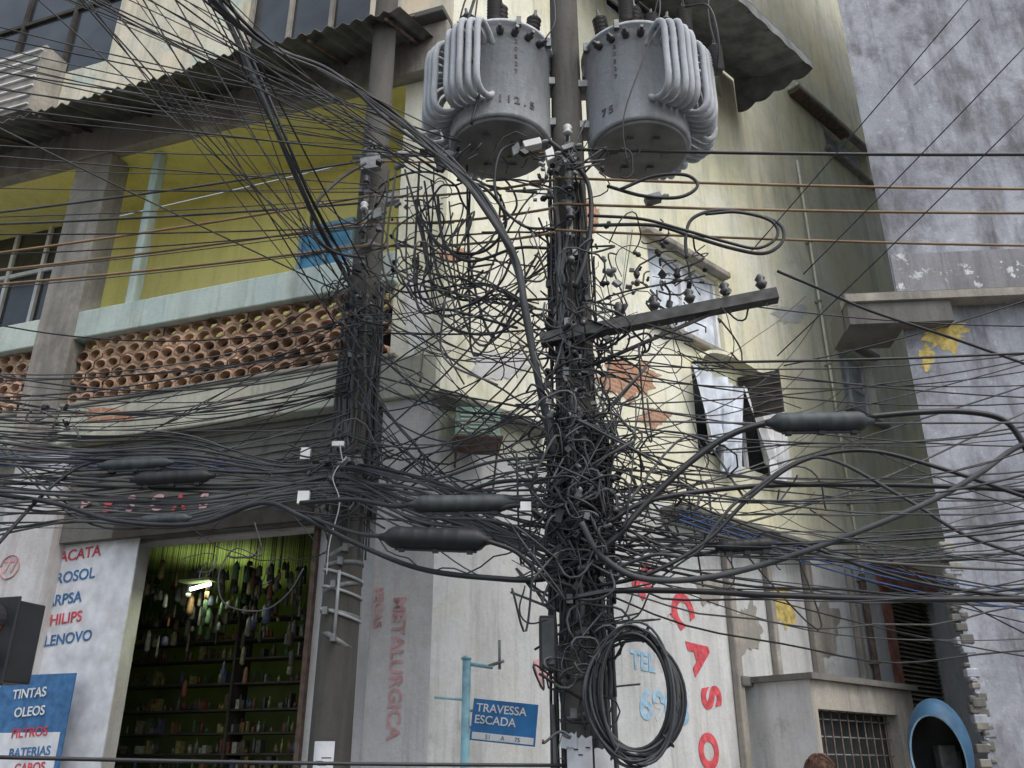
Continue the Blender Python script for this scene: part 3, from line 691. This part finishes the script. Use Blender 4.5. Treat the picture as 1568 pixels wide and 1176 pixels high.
# ============================================================ cables
CM=['cable','cable','cableg','cableg','cabled']
thick=MB(); thin=MB(); brown=MB()
def W(mb,pts,r,m='cable',n=8,sides=6):
    mb.tube(catmull([P(*p) for p in pts],n),r,m,sides,caps=True)
def path(mb,l,D,r,m='cable',n=8):
    W(mb,[(p[0],p[1],p[2] if len(p)>2 else D) for p in l],r,m,n)
for v0,v1,m,r in ((228,233,'cable',.014),(272,288,'cableb',.011),(312,324,'cableb',.011),(352,376,'cableb',.010)):
    a=P(850,v0,5.75); b=P(1750,v1+2,5.9); brown.tube(sagline(a,b,.03,16),r,m,6)
for v0,u1,v1,m in ((245,-60,332,'cableg'),(300,-60,395,'cableb'),(340,-60,420,'cableb'),(375,-60,440,'cableb'),(310,-60,345,'cableg')):
    brown.tube(sagline(P(565,v0,7.3),P(u1,v1,7.0),.03,14),.012,m,6)
for v0,v1 in ((245,232),(300,275),(340,318),(375,356)): brown.tube(sagline(P(565,v0,7.3),P(850,v1,5.75),.06,12),.011,'cableb',6)
for k in range(7):
    j=lambda s=6:U(-s,s)
    path(thick,[(300+j(30),-30,4.6),(400+j(12),62+j(),5),(500+j(8),112+j(),5.3),(600+j(8),178+j(8),5.5),(680+j(10),240+j(8),5.6),(735+j(8),300+j(),5.65),(785+j(6),385+j(),5.7),(805+j(5),480+j(4),5.75),(828+j(5),600+j(4),5.8),(850+j(8),690+j(),5.8)],5.5,U(.007,.015),random.choice(CM))
path(thick,[(318,-20,5.6),(350,35,5.7),(390,120,5.9),(430,215,6.1),(462,290,6.4),(490,350,6.8),(520,405,7.2),(545,450,7.25)],6,.024,'cableg')
path(thick,[(325,-20,5.6),(360,38,5.7),(400,122,5.9),(440,217,6.1),(470,290,6.4),(500,350,6.8),(530,405,7.2),(550,480,7.25)],6,.014)
path(thick,[(690,240,5.7),(725,295,5.65),(765,355,5.65),(790,400,5.7),(803,470,5.7),(815,540,5.75),(835,620,5.75),(850,700,5.8)],5.7,.022,'cableg'); 
path(thick,[(560,250,6.9),(520,275,6.8),(482,315,6.7),(480,355,6.7),(510,385,6.9),(560,395,7.2)],7,.015,'cableg')
path(thick,[(905,345,5.75),(1000,345),(1060,362),(1120,380),(1170,388),(1198,370),(1195,345),(1160,330),(1100,322),(1060,335),(1050,365),(1052,395)],5.7,.014,'cableg')
path(thick,[(900,330,5.75),(980,335),(1040,350),(1110,370),(1160,380),(1190,362),(1180,338),(1130,325),(1080,328)],5.65,.012)
path(thick,[(930,285,5.8),(985,300),(1040,302),(1068,285),(1050,268),(1000,270),(950,290)],5.7,.014)
path(thick,[(840,215,5.75),(870,240),(900,280),(905,340),(895,400),(880,440)],5.7,.02)
path(thick,[(800,215,5.8),(765,235),(760,300),(800,345),(850,350)],5.7,.012)
path(thick,[(640,330,6.1),(680,380,6),(740,385,5.9),(775,340,5.8),(745,290,5.7),(700,275,5.7)],6,.012)
path(thick,[(670,300,6.1),(680,370,6),(720,400,5.9),(790,380,5.8),(840,380,5.8)],6,.014)
path(thick,[(640,390,6.3),(642,450,6.2),(690,475,6),(760,440,5.9),(790,380,5.8)],6,.011)
path(thick,[(620,260,6.3),(640,330,6.2),(655,390,6.1),(650,440,6.1),(690,500,6),(760,510,5.9),(820,470,5.8)],6,.010)
# sweeping open loops hanging between the poles
for k in range(9):
    u=U(600,790); v=U(310,410); ru=U(45,110); rv=U(40,100); t0=U(0,6.28); sp=U(2.4,4.6); Dm=6.0+(780-u)*.003
    path(thin,[(u+ru*math.cos(t0+sp*i/8)*(1+U(-.12,.12)),v+rv*math.sin(t0+sp*i/8)*(1+U(-.12,.12)),Dm+.25*math.sin(i)) for i in range(9)],6,U(.006,.012),random.choice(CM),6)
for k in range(16):
    u0=U(590,720); path(thin,[(u0,U(240,340),6.2),(u0+U(-10,40),U(370,480),6.1),(U(690,770),U(420,560),6),(U(790,850),U(380,540),5.85)],6,U(.005,.011),random.choice(CM))
path(thick,[(840,880,5.8),(880,862,5.7),(935,830),(990,770),(1060,705),(1120,665),(1182,645)],5.6,.022)
path(thick,[(1330,638,5.5),(1400,632),(1470,630),(1530,640),(1560,668),(1585,720)],5.5,.02)
path(thick,[(1700,640,5.4),(1568,680),(1500,725),(1430,765),(1330,808),(1200,855),(1080,885),(980,885),(920,850),(890,800)],5.5,.02,'cableg')
path(thick,[(1700,770,5.5),(1568,752),(1450,745),(1300,742),(1150,745),(1000,765),(930,800)],5.6,.018)
path(thick,[(1700,925,5.6),(1568,918),(1400,918),(1200,912),(1050,905),(940,905),(880,915)],5.6,.02)
path(thick,[(-40,752,6.6),(80,770,6.6),(180,798,6.5),(300,802,6.5),(400,770,6.4),(460,790,6.3),(540,830,6.2),(640,870,6),(750,885,5.8),(840,885,5.75),(920,850,5.7)],6,.02)
path(thick,[(900,900,5.7),(990,880),(1080,830),(1150,760),(1230,705),(1330,690),(1450,720),(1568,760),(1700,800)],5.5,.014)
path(thick,[(920,880,5.7),(1000,850),(1060,850),(1100,800),(1140,760),(1250,700),(1380,760),(1480,820),(1600,860)],5.5,.012,'cableg')
path(thick,[(1190,415,5.55),(1250,440,5.6),(1330,475,5.8),(1450,515,6),(1620,575,6.3)],5.6,.011)
path(thick,[(1060,555,5.8),(1200,553),(1400,548),(1700,535)],5.8,.010)
path(thick,[(760,780,5.8),(800,775),(840,800),(870,840)],5.7,.018); path(thick,[(460,770,6.4),(540,765,6.2),(600,775,6),(640,772,5.8)],6,.018)
path(thick,[(745,828,5.7),(790,845),(830,880),(880,900)],5.7,.016); path(thick,[(470,790,6.3),(540,815,6.1),(590,822,5.9)],6,.016)
path(thick,[(1180,832,5.6),(1240,838),(1330,870),(1450,900),(1700,930)],5.6,.012)
path(thick,[(1110,840,5.6),(1060,850),(1000,830),(940,800)],5.7,.012)
for k in range(44):
    v0=U(655,800); vL=v0+U(-15,25) if R_()<.8 else U(600,900)
    vm=735+ (v0-735)*.35+U(-12,12); vr=U(700,900)
    path(thick if k%5==0 else thin,[(-60,vL,U(6.2,7)),(120,v0+U(0,14),6.8),(280,v0+U(0,16),6.8),(430,vm+6,6.9),(530,vm+U(-8,8),7.1),(640,vm+U(10,50),6.6),(760,(vm+vr)/2+U(0,25),6.1),(870,vr,5.8)],6.5,U(.011,.016) if k%5==0 else U(.004,.009),random.choice(CM))
for k in range(26):
    v0=U(460,680); thin.tube(sagline(P(540,v0,7.3),P(-60,v0+U(-10,100),U(6.5,7.6)),U(.03,.3),16),U(.004,.009),random.choice(CM),5)
# fan of taut wires from the upper left
for k in range(32):
    u=U(-80,330); v=-40 if u>0 else U(-40,300)
    if u<=0: u=-60
    if R_()<.5: e_=P(U(505,570),U(380,500),7.25)
    else: e_=P(U(630,710),U(215,290),5.7)
    Ds=U(3.8,5.6)
    thin.tube(sagline(P(u,v,Ds),e_,U(.0,.05),14),U(.0035,.0075),random.choice(CM),5)
# long taut spans across the balcony
for k in range(20):
    v=U(0,470); thin.tube(sagline(P(-60,v,U(5,7)),P(U(550,600),270+(v-235)*U(.3,.5)+U(-30,30),7.25),U(.01,.08),14),U(.004,.008),random.choice(CM),5)
for k in range(44):
    v0=U(640,900); v1=v0+U(-60,110)
    if R_()<.3: v1=U(520,1000)
    thin.tube(sagline(P(U(870,900),v0,5.8),P(1680,v1,U(4.8,7.5)),U(.02,.35),18,j=U(0,.02)),U(.0035,.01),random.choice(CM),5)
for k in range(8): thin.tube(sagline(P(930,U(540,700),5.8),P(1680,U(480,700),6.5),U(.05,.2),16),U(.004,.007),'cable',5)
for (a,b) in (((1490,-10),(1150,385)),((1575,170),(1190,545)),((1580,60),(1230,420)),((1500,30),(1400,130))):
    thin.tube(sagline(P(*a,4.6),P(*b,5.7),.01,10),.0045,'cable',5)
for (a,b) in (((1200,560),(1600,450)),((1160,470),(1600,500)),((1090,560),(1600,610)),((1250,650),(1600,790)),((1240,780),(1600,985)),((1120,900),(1600,1010)),((1150,830),(1600,960))):
    thin.tube(sagline(P(*a,6.2),P(*b,5.8),.04,12),U(.004,.007),'cable',5)
for k in range(3): thin.tube(sagline(P(1040,780+k*8,5.6),P(1680,915+k*14,6.5),.12,18),.006,'cableblue',5)
for k in range(5): thin.tube(sagline(P(-60,690+k*5,6.8),P(420,705+k*4,7),.03,12),.005,'cableblue',5)
thin.tube(sagline(P(-60,1158,5),P(900,1172,5.9),.01,12),.012,'cable',6)
for k in range(22):
    a=P(880+U(-30,30),U(300,850),5.85); s_=U(.3,9); z=U(3.2,9); thin.tube(sagline(a,Rw.pt(s_,z,.05),U(.1,.6),16,j=.01),U(.004,.007),random.choice(CM),5)
for k in range(14):
    a=P(545+U(-20,20),U(400,850),7.35); s_=U(1,7); thin.tube(sagline(a,L.pt(s_,U(3.4,5.2),.1),U(.05,.4),14,j=.01),U(.004,.006),'cable',5)
for k in range(50):
    a=P(545+U(-30,40),U(380,800),7.3); b=P(870+U(-40,40),U(330,900),5.8); thin.tube(sagline(a,b,U(-.05,.45),16,j=U(0,.03)),U(.0035,.009),random.choice(CM),5)
tang=MB()
def tangle(u,v,su,sv,D,n,rad=(.08,.3)):
    for k in range(n):
        c=np.array(tuple(P(GS(u,su,2),GS(v,sv,2),D+U(-.25,.25)))); r=U(*rad)
        if R_()<.6:
            ax=np.random.normal(size=3); ax[1]*=1.8; ax/=np.linalg.norm(ax); x=np.cross(ax,[0,0,1]); x/=np.linalg.norm(x)+1e-6; y=np.cross(ax,x)
            t0=U(0,6.28); span=U(2.2,6); q=U(.6,1.2); pts=[]
            for i in range(16):
                t=t0+span*i/15; rr=r*(1+.15*math.sin(3*t+t0)); pts.append(c+rr*math.cos(t)*x+rr*q*math.sin(t)*y+ax*.05*i/15)
        else:
            pts=[c+np.random.normal(size=3)*r*np.array([1.2,.5,1.1]) for i in range(random.randint(3,4))]; pts=catmull(pts,5)
        tang.tube(pts,U(.003,.0095),random.choice(CM),5)
tangle(620,380,50,50,6.6,18,(.1,.3)); tangle(760,330,80,60,5.9,16,(.12,.35)); tangle(880,480,34,100,5.9,55,(.06,.2)); tangle(885,690,36,100,5.8,160,(.06,.22)); tangle(985,420,60,50,5.8,24,(.06,.22))
tangle(895,840,36,80,5.8,100,(.06,.22)); tangle(730,470,90,60,6,14,(.15,.4)); tangle(1030,800,90,50,5.9,32,(.1,.35)); tangle(545,470,22,45,7.2,28,(.08,.2)); tangle(525,735,45,30,7.1,34); tangle(1010,510,60,50,5.9,22,(.08,.25))
tangle(330,870,50,20,6.8,4,(.1,.22)); tangle(880,1000,18,70,5.75,22,(.05,.12)); tangle(90,640,25,18,6.8,10,(.05,.1)); tangle(850,240,60,18,5.7,16,(.05,.12))
def vert(x,y,R,z0,z1,n,mb,rr=(.005,.018)):
    for k in range(n):
        a=U(math.pi*.95,math.pi*2.05); a0=U(z0,z0+(z1-z0)*.5); b0=U(a0+(z1-z0)*.3,z1); pts=[]; m=10; rad=R+U(0,.05)
        for i in range(m+1):
            a+=U(-.12,.12); z=a0+(b0-a0)*i/m; pts.append((x+rad*math.cos(a),y+rad*math.sin(a),z))
        mb.tube(catmull(pts,3),U(*rr),random.choice(CM),6)
vert(PX,PY,.18,2.0,zM(620),48,tang); vert(PX,PY,.15,zM(700),zM(240),26,tang); vert(QX,QY,.17,zQ(860),zQ(430),30,tang); vert(PX,PY,.18,.3,2.6,14,tang)
hw=MB()
for (u,v,su,sv,D,n) in ((600,370,30,35,6.6,14),(950,410,50,40,5.8,22),(885,600,30,110,5.75,60),(850,270,50,24,5.7,20),(545,480,20,50,7.2,16),(510,710,30,20,7.0,12),(900,820,30,60,5.75,30),(1050,430,50,16,5.7,10),(90,635,16,10,6.8,8),(640,240,40,12,5.9,10)):
    for k in range(n):
        p=P(GS(u,su),GS(v,sv),D+U(-.2,.1)); e=Matrix.Rotation(U(0,3),3,'Y')@Matrix.Rotation(U(0,3),3,'X')
        s_=U(.012,.03)
        if R_()<.5: hw.box(p,e@Vector((s_,0,0)),e@Vector((0,s_*.6,0)),e@Vector((0,0,s_*U(.6,1.6))),random.choice(['galv','black','black','porc']))
        else: hw.lathe(p,p+e@Vector((0,0,s_*3)),[(0,s_*.5),(.3,s_),(.6,s_*.6),(.8,s_*.9),(1,s_*.3)],random.choice(['black','porc','galv']),8)
for (u,v,D,w_,h_) in ((465,762,6.7,.045,.05),(805,776,5.65,.035,.03),(518,680,6.9,.05,.02),(468,695,7,.04,.05)):
    hw.box(P(u,v,D),(w_,0,0),(0,.02,0),(0,0,h_),'porcw')
hw.build('cable_clamps',fix=True)
thick.build('heavy_cables',fix=False); thin.build('overhead_cables',fix=False); brown.build('power_conductors',fix=False); tang.build('tangled_cables',fix=False)
mb=MB(); path(mb,[(520,680),(525,705),(530,700),(510,730),(520,770),(505,830),(500,880)],6.8,.005,'cablew'); path(mb,[(390,800,6.8),(400,850),(360,840),(335,880),(345,925),(400,935),(440,910),(465,870)],6.8,.006,'cableg'); mb.build('service_cable',fix=False)

mb=MB()
for (u0,v0,u1,v1) in ((700,50,730,-40),(725,120,735,-30),(757,5,760,-60),(960,5,965,-60),(1000,30,1005,-60),(1050,20,1040,-60),(1098,80,1090,-40)):
    p=P(u0,v0+30,5.75); bushing(mb,p,.34,.045,'porc'); 
    W(mb,[(u0,v0,5.75),((u0+u1)/2+U(-12,12),(v0+v1)/2,5.7),(u1,v1,5.7)],.008)
W(mb,[(722,190,5.5),(735,120,5.5),(712,60,5.6),(735,-30,5.6)],.013)
W(mb,[(1098,110,5.7),(1100,60,5.6),(1085,10,5.6),(1050,10,5.7)],.01)
W(mb,[(960,250,5.45),(955,180,5.4),(985,90,5.4),(1010,20,5.5),(1005,-40,5.6)],.006); W(mb,[(835,60,5.5),(850,30,5.5),(845,-30,5.6)],.006)
mb.abox(-.8,1.9,5.94,6.04,zt1+1.15,zt1+1.24,'steel')
mb.build('fuse_cutouts',UP)

def closure(a,b,r,m='closure'):
    mb=MB(); prof=[(0,r*.3),(.04,r*.4),(.08,r*.75),(.12,r*.95),(.14,r)]
    for i in range(5): t=.18+.64*i/5; prof+=[(t,r),(t+.01,r*1.03),(t+.03,r*1.03),(t+.04,r)]
    prof+=[(.86,r),(.9,r*.85),(.94,r*.45),(1,r*.3)]
    mb.lathe(a,b,prof,m,20)
    a=Vector(a);b=Vector(b); ax=(b-a).normalized()
    mb.box(a.lerp(b,.5)-Vector((0,0,r*.98)),ax*((b-a).length*.36),(0,.012,0),(0,0,.012),m)
    for t in (.2,.5,.8): p=a.lerp(b,t)-Vector((0,0,r)); mb.box(p,(.02,0,0),(0,.02,0),(0,0,.02),'black')
    mb.build('cable_splice_closure')
closure(P(1172,648,5.5),P(1338,645,5.5),.068); closure(P(625,773,5.8),P(790,770,5.8),.06); closure(P(582,822,5.9),P(755,828,5.75),.075,'black')
closure(P(150,714,6.8),P(268,708,6.8),.045); closure(P(200,735,6.7),P(330,728,6.7),.055,'black'); closure(P(210,797,6.6),P(295,793,6.6),.035); closure(P(1095,838,5.6),P(1190,832,5.6),.042,'black')
mb=MB(); p=P(838,985,5.75); mb.box(p,(.05,0,0),(0,.08,0),(0,0,.16),'black'); mb.box(p-Vector((0,.085,0)),(.04,0,0),(0,.006,0),(0,0,.14),'closure'); mb.build('terminal_box',bevel=.012)
mb=MB(); c=P(970,1062,5.6); 
for k in range(17):
    rx=.255+U(-.05,.04); rz=.37+U(-.05,.04); ox,oy,oz=U(-.02,.02),U(-.05,.05),U(-.02,.03); ph=U(0,6.28)
    mb.tube([c+Vector((ox+rx*math.cos(t)*(1+.03*math.sin(2*t+ph)),oy+.05*math.sin(t+ph),oz+rz*math.sin(t)*(1+.02*math.sin(3*t+ph)))) for t in np.linspace(ph,ph+6.5,40)],U(.006,.012),random.choice(['cable','cableg']),6)
for a in (1.2,2.6,4.2,5.5): 
    q=c+Vector((.26*math.cos(a),0,.37*math.sin(a))); mb.tube([q+Vector((.05*math.cos(t)*math.cos(a),.06*math.sin(t),.05*math.cos(t)*math.sin(a))) for t in np.linspace(0,6.28,12)],.006,'cableg',5)
mb.tube(catmull([c+Vector((-.1,0,.36)),P(930,960,5.75),P(905,930,5.8)],6),.015,'cable',6)
mb.build('cable_coil',fix=False)

# ============================================================ street sign
S=empty('street_name_sign'); mb=MB(); D=7.2; b=P(714,1050,D); top=P(714,1010,D)
mb.tube([(b.x,D,.13),(b.x,D,top.z)],.033,'postblue',12)
mb.tube([top-Vector((0,0,.03)),P(755,1022,D)],.016,'postblue',6); mb.tube([P(765,1025,D),P(765,980,D)],.012,'galv',6); mb.tube([P(748,1020,D),P(772,1012,D)],.014,'galv',6)
mb.lathe(top,top+Vector((0,0,.03)),[(0,.04),(.5,.04),(1,.02)],'postblue',12); 
mb.tube([P(665,1068,D),P(716,1072,D)],.01,'postblue',6)
mb.build('post',S)
c=P(772,1106,D); xd=Vector((1,-.05,-.1)).normalized(); yd=Vector((0,0,1)); yd=(yd-xd*yd.dot(xd)).normalized(); nz=xd.cross(yd)*-1
if nz.y>0: nz=-nz
mb=MB(); mb.box(c,xd*.25,nz*.006,yd*.15,'signblue'); mb.box(c-yd*.115+nz*.008,xd*.235,nz*.0015,yd*.025,'wpaint')
mb.tube([c-xd*.25+yd*.06,Vector((b.x,D,c.z+.08))],.012,'galv',6); mb.tube([c-xd*.25-yd*.06,Vector((b.x,D,c.z-.04))],.012,'galv',6)
mb.build('plate',S,bevel=.003)
txt('TRAVESSA',c+yd*.085+nz*.009-xd*.03,xd,yd,.085,'wpaint',S,'name_line_top',.01); txt('ESCADA',c+yd*.0+nz*.009-xd*.07,xd,yd,.085,'wpaint',S,'name_line_bottom',.01); txt('51      A      75',c-yd*.117+nz*.011,xd,yd,.045,'blue',S,'numbers',.0)

# ============================================================ phone booth hood
TB=empty('telephone_booth'); c=P(1440,1150,9.0); mb=MB(); op=Vector((-.55,-.75,-.3)).normalized()
def ell(rx,ry,rz,m,lim):
    # egg shell whose pole points along the opening direction, so the rim is a clean ring
    z=op; x=z.cross(Vector((0,0,1))).normalized(); y=x.cross(z); nu,nv=36,18; t0=math.acos(lim); vs=[];fs=[]
    for j in range(nv+1):
        t=t0+(math.pi-t0)*j/nv
        for i in range(nu):
            a=2*math.pi*i/nu; dd=x*(math.sin(t)*math.cos(a))+y*(math.sin(t)*math.sin(a))+z*math.cos(t)
            vs.append(c+Vector((dd.x*rx,dd.y*ry,dd.z*rz)))
    for j in range(nv):
        for i in range(nu): fs.append((j*nu+i,j*nu+(i+1)%nu,(j+1)*nu+(i+1)%nu,(j+1)*nu+i))
    mb.add(vs,fs,m,True); return vs[:nu]
r1=ell(.28,.28,.47,'dblue',.5); r2=ell(.262,.262,.45,'black',.5)
mb.add(r1+r2,[(i,(i+1)%36,36+(i+1)%36,36+i) for i in range(36)],'lblue')
mb.build('hood',TB,fix=False); mb=MB(); mb.tube([(c.x+.2,c.y+.12,.13),(c.x+.2,c.y+.12,c.z)],.04,'galv',10); mb.abox(c.x+.0,c.x+.16,c.y+.02,c.y+.16,c.z-.25,c.z+.05,'steel'); mb.build('phone_and_post',TB,bevel=.01)

# ============================================================ traffic light at far left
TLg=empty('traffic_light'); mb=MB(); c=P(10,985,5.2)
xd=Vector((.95,-.3,0)).normalized(); yd=Vector((.3,.95,0)).normalized(); tz=Vector((.0,.0,1))
mb.box(c,xd*.13,yd*.1,tz*.22,'black'); mb.box(c-yd*.11,xd*.15,yd*.008,tz*.24,'black')
mb.build('housing',TLg,bevel=.02); mb=MB()
for dz,m in ((.11,'redrust'),(-.11,'greenbox')):
    q=c+tz*dz-yd*.12; mb.lathe(q,q-yd*.02,[(0,.08),(1,.06)],m,16)
    vs=[]
    for i in range(13):
        a=math.pi*(-.1+1.2*i/12); d=(xd*math.cos(a)+tz*math.sin(a))*.09; vs+=[q+d,q+d-yd*.16]
    mb.add(vs,[(2*i,2*i+2,2*i+3,2*i+1) for i in range(12)],'black')
mb.build('lenses_and_visors',TLg); mb=MB(); px=c.x-.28; mb.tube([(px,5.2,.0),(px,5.2,3.0)],.05,'galv',12); mb.tube([(px,5.2,c.z+.12),tuple(c+tz*.12)],.02,'galv'); mb.tube([(px,5.2,c.z-.12),tuple(c-tz*.12)],.02,'galv'); mb.build('post',TLg)

# ============================================================ pedestrian (only the crown of the head reaches the frame)
PE=empty('pedestrian'); hp=P(1253,1163,5.0); hx=hp.x; topz=1.665
skinm=plain('skin',(.3,.16,.1),.6,var=.1); hairm=plain('dark_brown_hair',(.09,.045,.03),.7,var=.5,scale=60); shirt=plain('cotton_shirt',(.25,.3,.4),.9); jeans=plain('denim',(.05,.08,.15),.9); shoe=plain('shoe_leather',(.03,.025,.02),.5)
V=[];E=[];Rd=[]
def jn(p,r,par=None):
    V.append((hx+p[0],5.0+p[1],p[2])); Rd.append(r)
    if par is not None: E.append((par,len(V)-1))
    return len(V)-1
pel=jn((0,0,.92),.135); wa_=jn((0,0,1.08),.12,pel); ch=jn((0,.01,1.26),.145,wa_); nb=jn((0,0,1.4),.065,ch); nk=jn((0,0,1.46),.055,nb)
for s in (-1,1):
    sh=jn((s*.17,0,1.35),.06,ch); el=jn((s*.22,-.01,1.08),.042,sh); wr=jn((s*.23,.06,.84),.028,el); pm=jn((s*.23,.085,.77),.03,wr)
    for k,(dx,l) in enumerate(((-.03,.065),(-.01,.08),(.01,.078),(.03,.06))):
        k1=jn((s*.23+dx*.3,.1+dx,.735),.011,pm); k2=jn((s*.23+dx*.3,.105+dx,.735-l*.6),.009,k1); jn((s*.225+dx*.3,.1+dx,.735-l),.008,k2)
    t1=jn((s*.215,.125,.775),.011,pm); jn((s*.205,.145,.745),.009,t1)
    hpj=jn((s*.09,0,.86),.1,pel); kn=jn((s*.1,.03,.48),.062,hpj); ak=jn((s*.1,-.02,.2),.042,kn); hl=jn((s*.1,-.02,.1),.04,ak); jn((s*.11,.13,.055),.035,hl)
me=bpy.data.meshes.new('body'); me.from_pydata(V,E,[]); bo=bpy.data.objects.new('body_tmp',me); sc.collection.objects.link(bo)
md=bo.modifiers.new('skin','SKIN'); 
for i,r in enumerate(Rd): me.skin_vertices[0].data[i].radius=(r,r*.85)
me.skin_vertices[0].data[0].use_root=True
sb=bo.modifiers.new('sub','SUBSURF'); sb.levels=1; sb.render_levels=1
bpy.context.view_layer.update(); dg=bpy.context.evaluated_depsgraph_get(); nm=bpy.data.meshes.new_from_object(bo.evaluated_get(dg)); bpy.data.objects.remove(bo)
nm.materials.clear()
for m in (skinm,shirt,jeans,shoe): nm.materials.append(m)
for p in nm.polygons:
    z=p.center.z; ax=abs(p.center.x-hx); p.use_smooth=True
    p.material_index=3 if z<.12 else (2 if z<.95 and ax<.19 else (1 if (z>.95 and z<1.41 and (ax<.2 or z>1.12)) else 0))
body=bpy.data.objects.new('body',nm); sc.collection.objects.link(body); body.parent=PE
mb=MB(); hc=Vector((hx,5.0,topz-.12))
def blob(c,r,m,cut=None,n=20):
    vs=[];fs=[]
    for j in range(n+1):
        for i in range(n*2):
            t=math.pi*j/n; a=math.pi*i/n; d=Vector((math.sin(t)*math.cos(a),math.sin(t)*math.sin(a),math.cos(t)))
            k=1-.12*max(0,-d.z)*1.0
            vs.append(c+Vector((d.x*r[0]*k,d.y*r[1],d.z*r[2])))
    for j in range(n):
        for i in range(n*2):
            q=(j*2*n+i,j*2*n+(i+1)%(2*n),(j+1)*2*n+(i+1)%(2*n),(j+1)*2*n+i)
            m_=sum((vs[k] for k in q),Vector())/4-c
            if cut is None or cut(m_): fs.append(q)
    mb.add(vs,fs,m,True)
blob(hc,(.073,.092,.115),skinm)
blob(hc+Vector((0,-.008,.006)),(.083,.1,.12),hairm,lambda p:p.z>.0 or p.y<-.02)
blob(hc+Vector((0,.097,-.01)),(.014,.018,.025),skinm,n=6)
for s in (-1,1): blob(hc+Vector((s*.078,.0,-.01)),(.012,.022,.032),skinm,n=6); blob(hc+Vector((s*.03,.083,.012)),(.013,.01,.009),M['wpaint'],n=6)
blob(hc+Vector((0,.085,-.055)),(.025,.01,.008),M['pink'],n=6)
for i in range(260):
    t=U(0,1.5); a=U(0,6.28); d0=Vector((math.sin(t)*math.cos(a)*.084,math.sin(t)*math.sin(a)*.1-.008,math.cos(t)*.122+.006)); t2=t+.35; a2=a+U(-.2,.2)
    d1=Vector((math.sin(t2)*math.cos(a2)*.09,math.sin(t2)*math.sin(a2)*.106-.008,math.cos(t2)*.126+.006)); mb.tube([hc+d0,hc+(d0+d1)*.52,hc+d1],[.003,.002,.0008],hairm,4,False)
mb.build('head',PE,fix=False)

# ============================================================ light
w=bpy.data.worlds.new("World"); sc.world=w; w.use_nodes=True; nt=w.node_tree; bg=nt.nodes['Background']
sk=nt.nodes.new('ShaderNodeTexSky'); sk.sky_type='NISHITA'; sk.sun_disc=False
el,rot=math.radians(58),math.radians(140)
sk.sun_elevation=el; sk.sun_rotation=rot; sk.air_density=1.5; sk.dust_density=4
hs=nt.nodes.new('ShaderNodeHueSaturation'); hs.inputs['Saturation'].default_value=.65; hs.inputs['Value'].default_value=1.55
nt.links.new(sk.outputs[0],hs.inputs['Color']); nt.links.new(hs.outputs[0],bg.inputs['Color']); bg.inputs['Strength'].default_value=.15
sd=bpy.data.lights.new('sun','SUN'); sd.energy=1.0; sd.angle=math.radians(40); sd.color=(1,.99,.97)
so=bpy.data.objects.new('sun',sd); sc.collection.objects.link(so)
dv=Vector((math.sin(rot)*math.cos(el),math.cos(rot)*math.cos(el),math.sin(el)))
so.rotation_euler=dv.to_track_quat('Z','Y').to_euler()
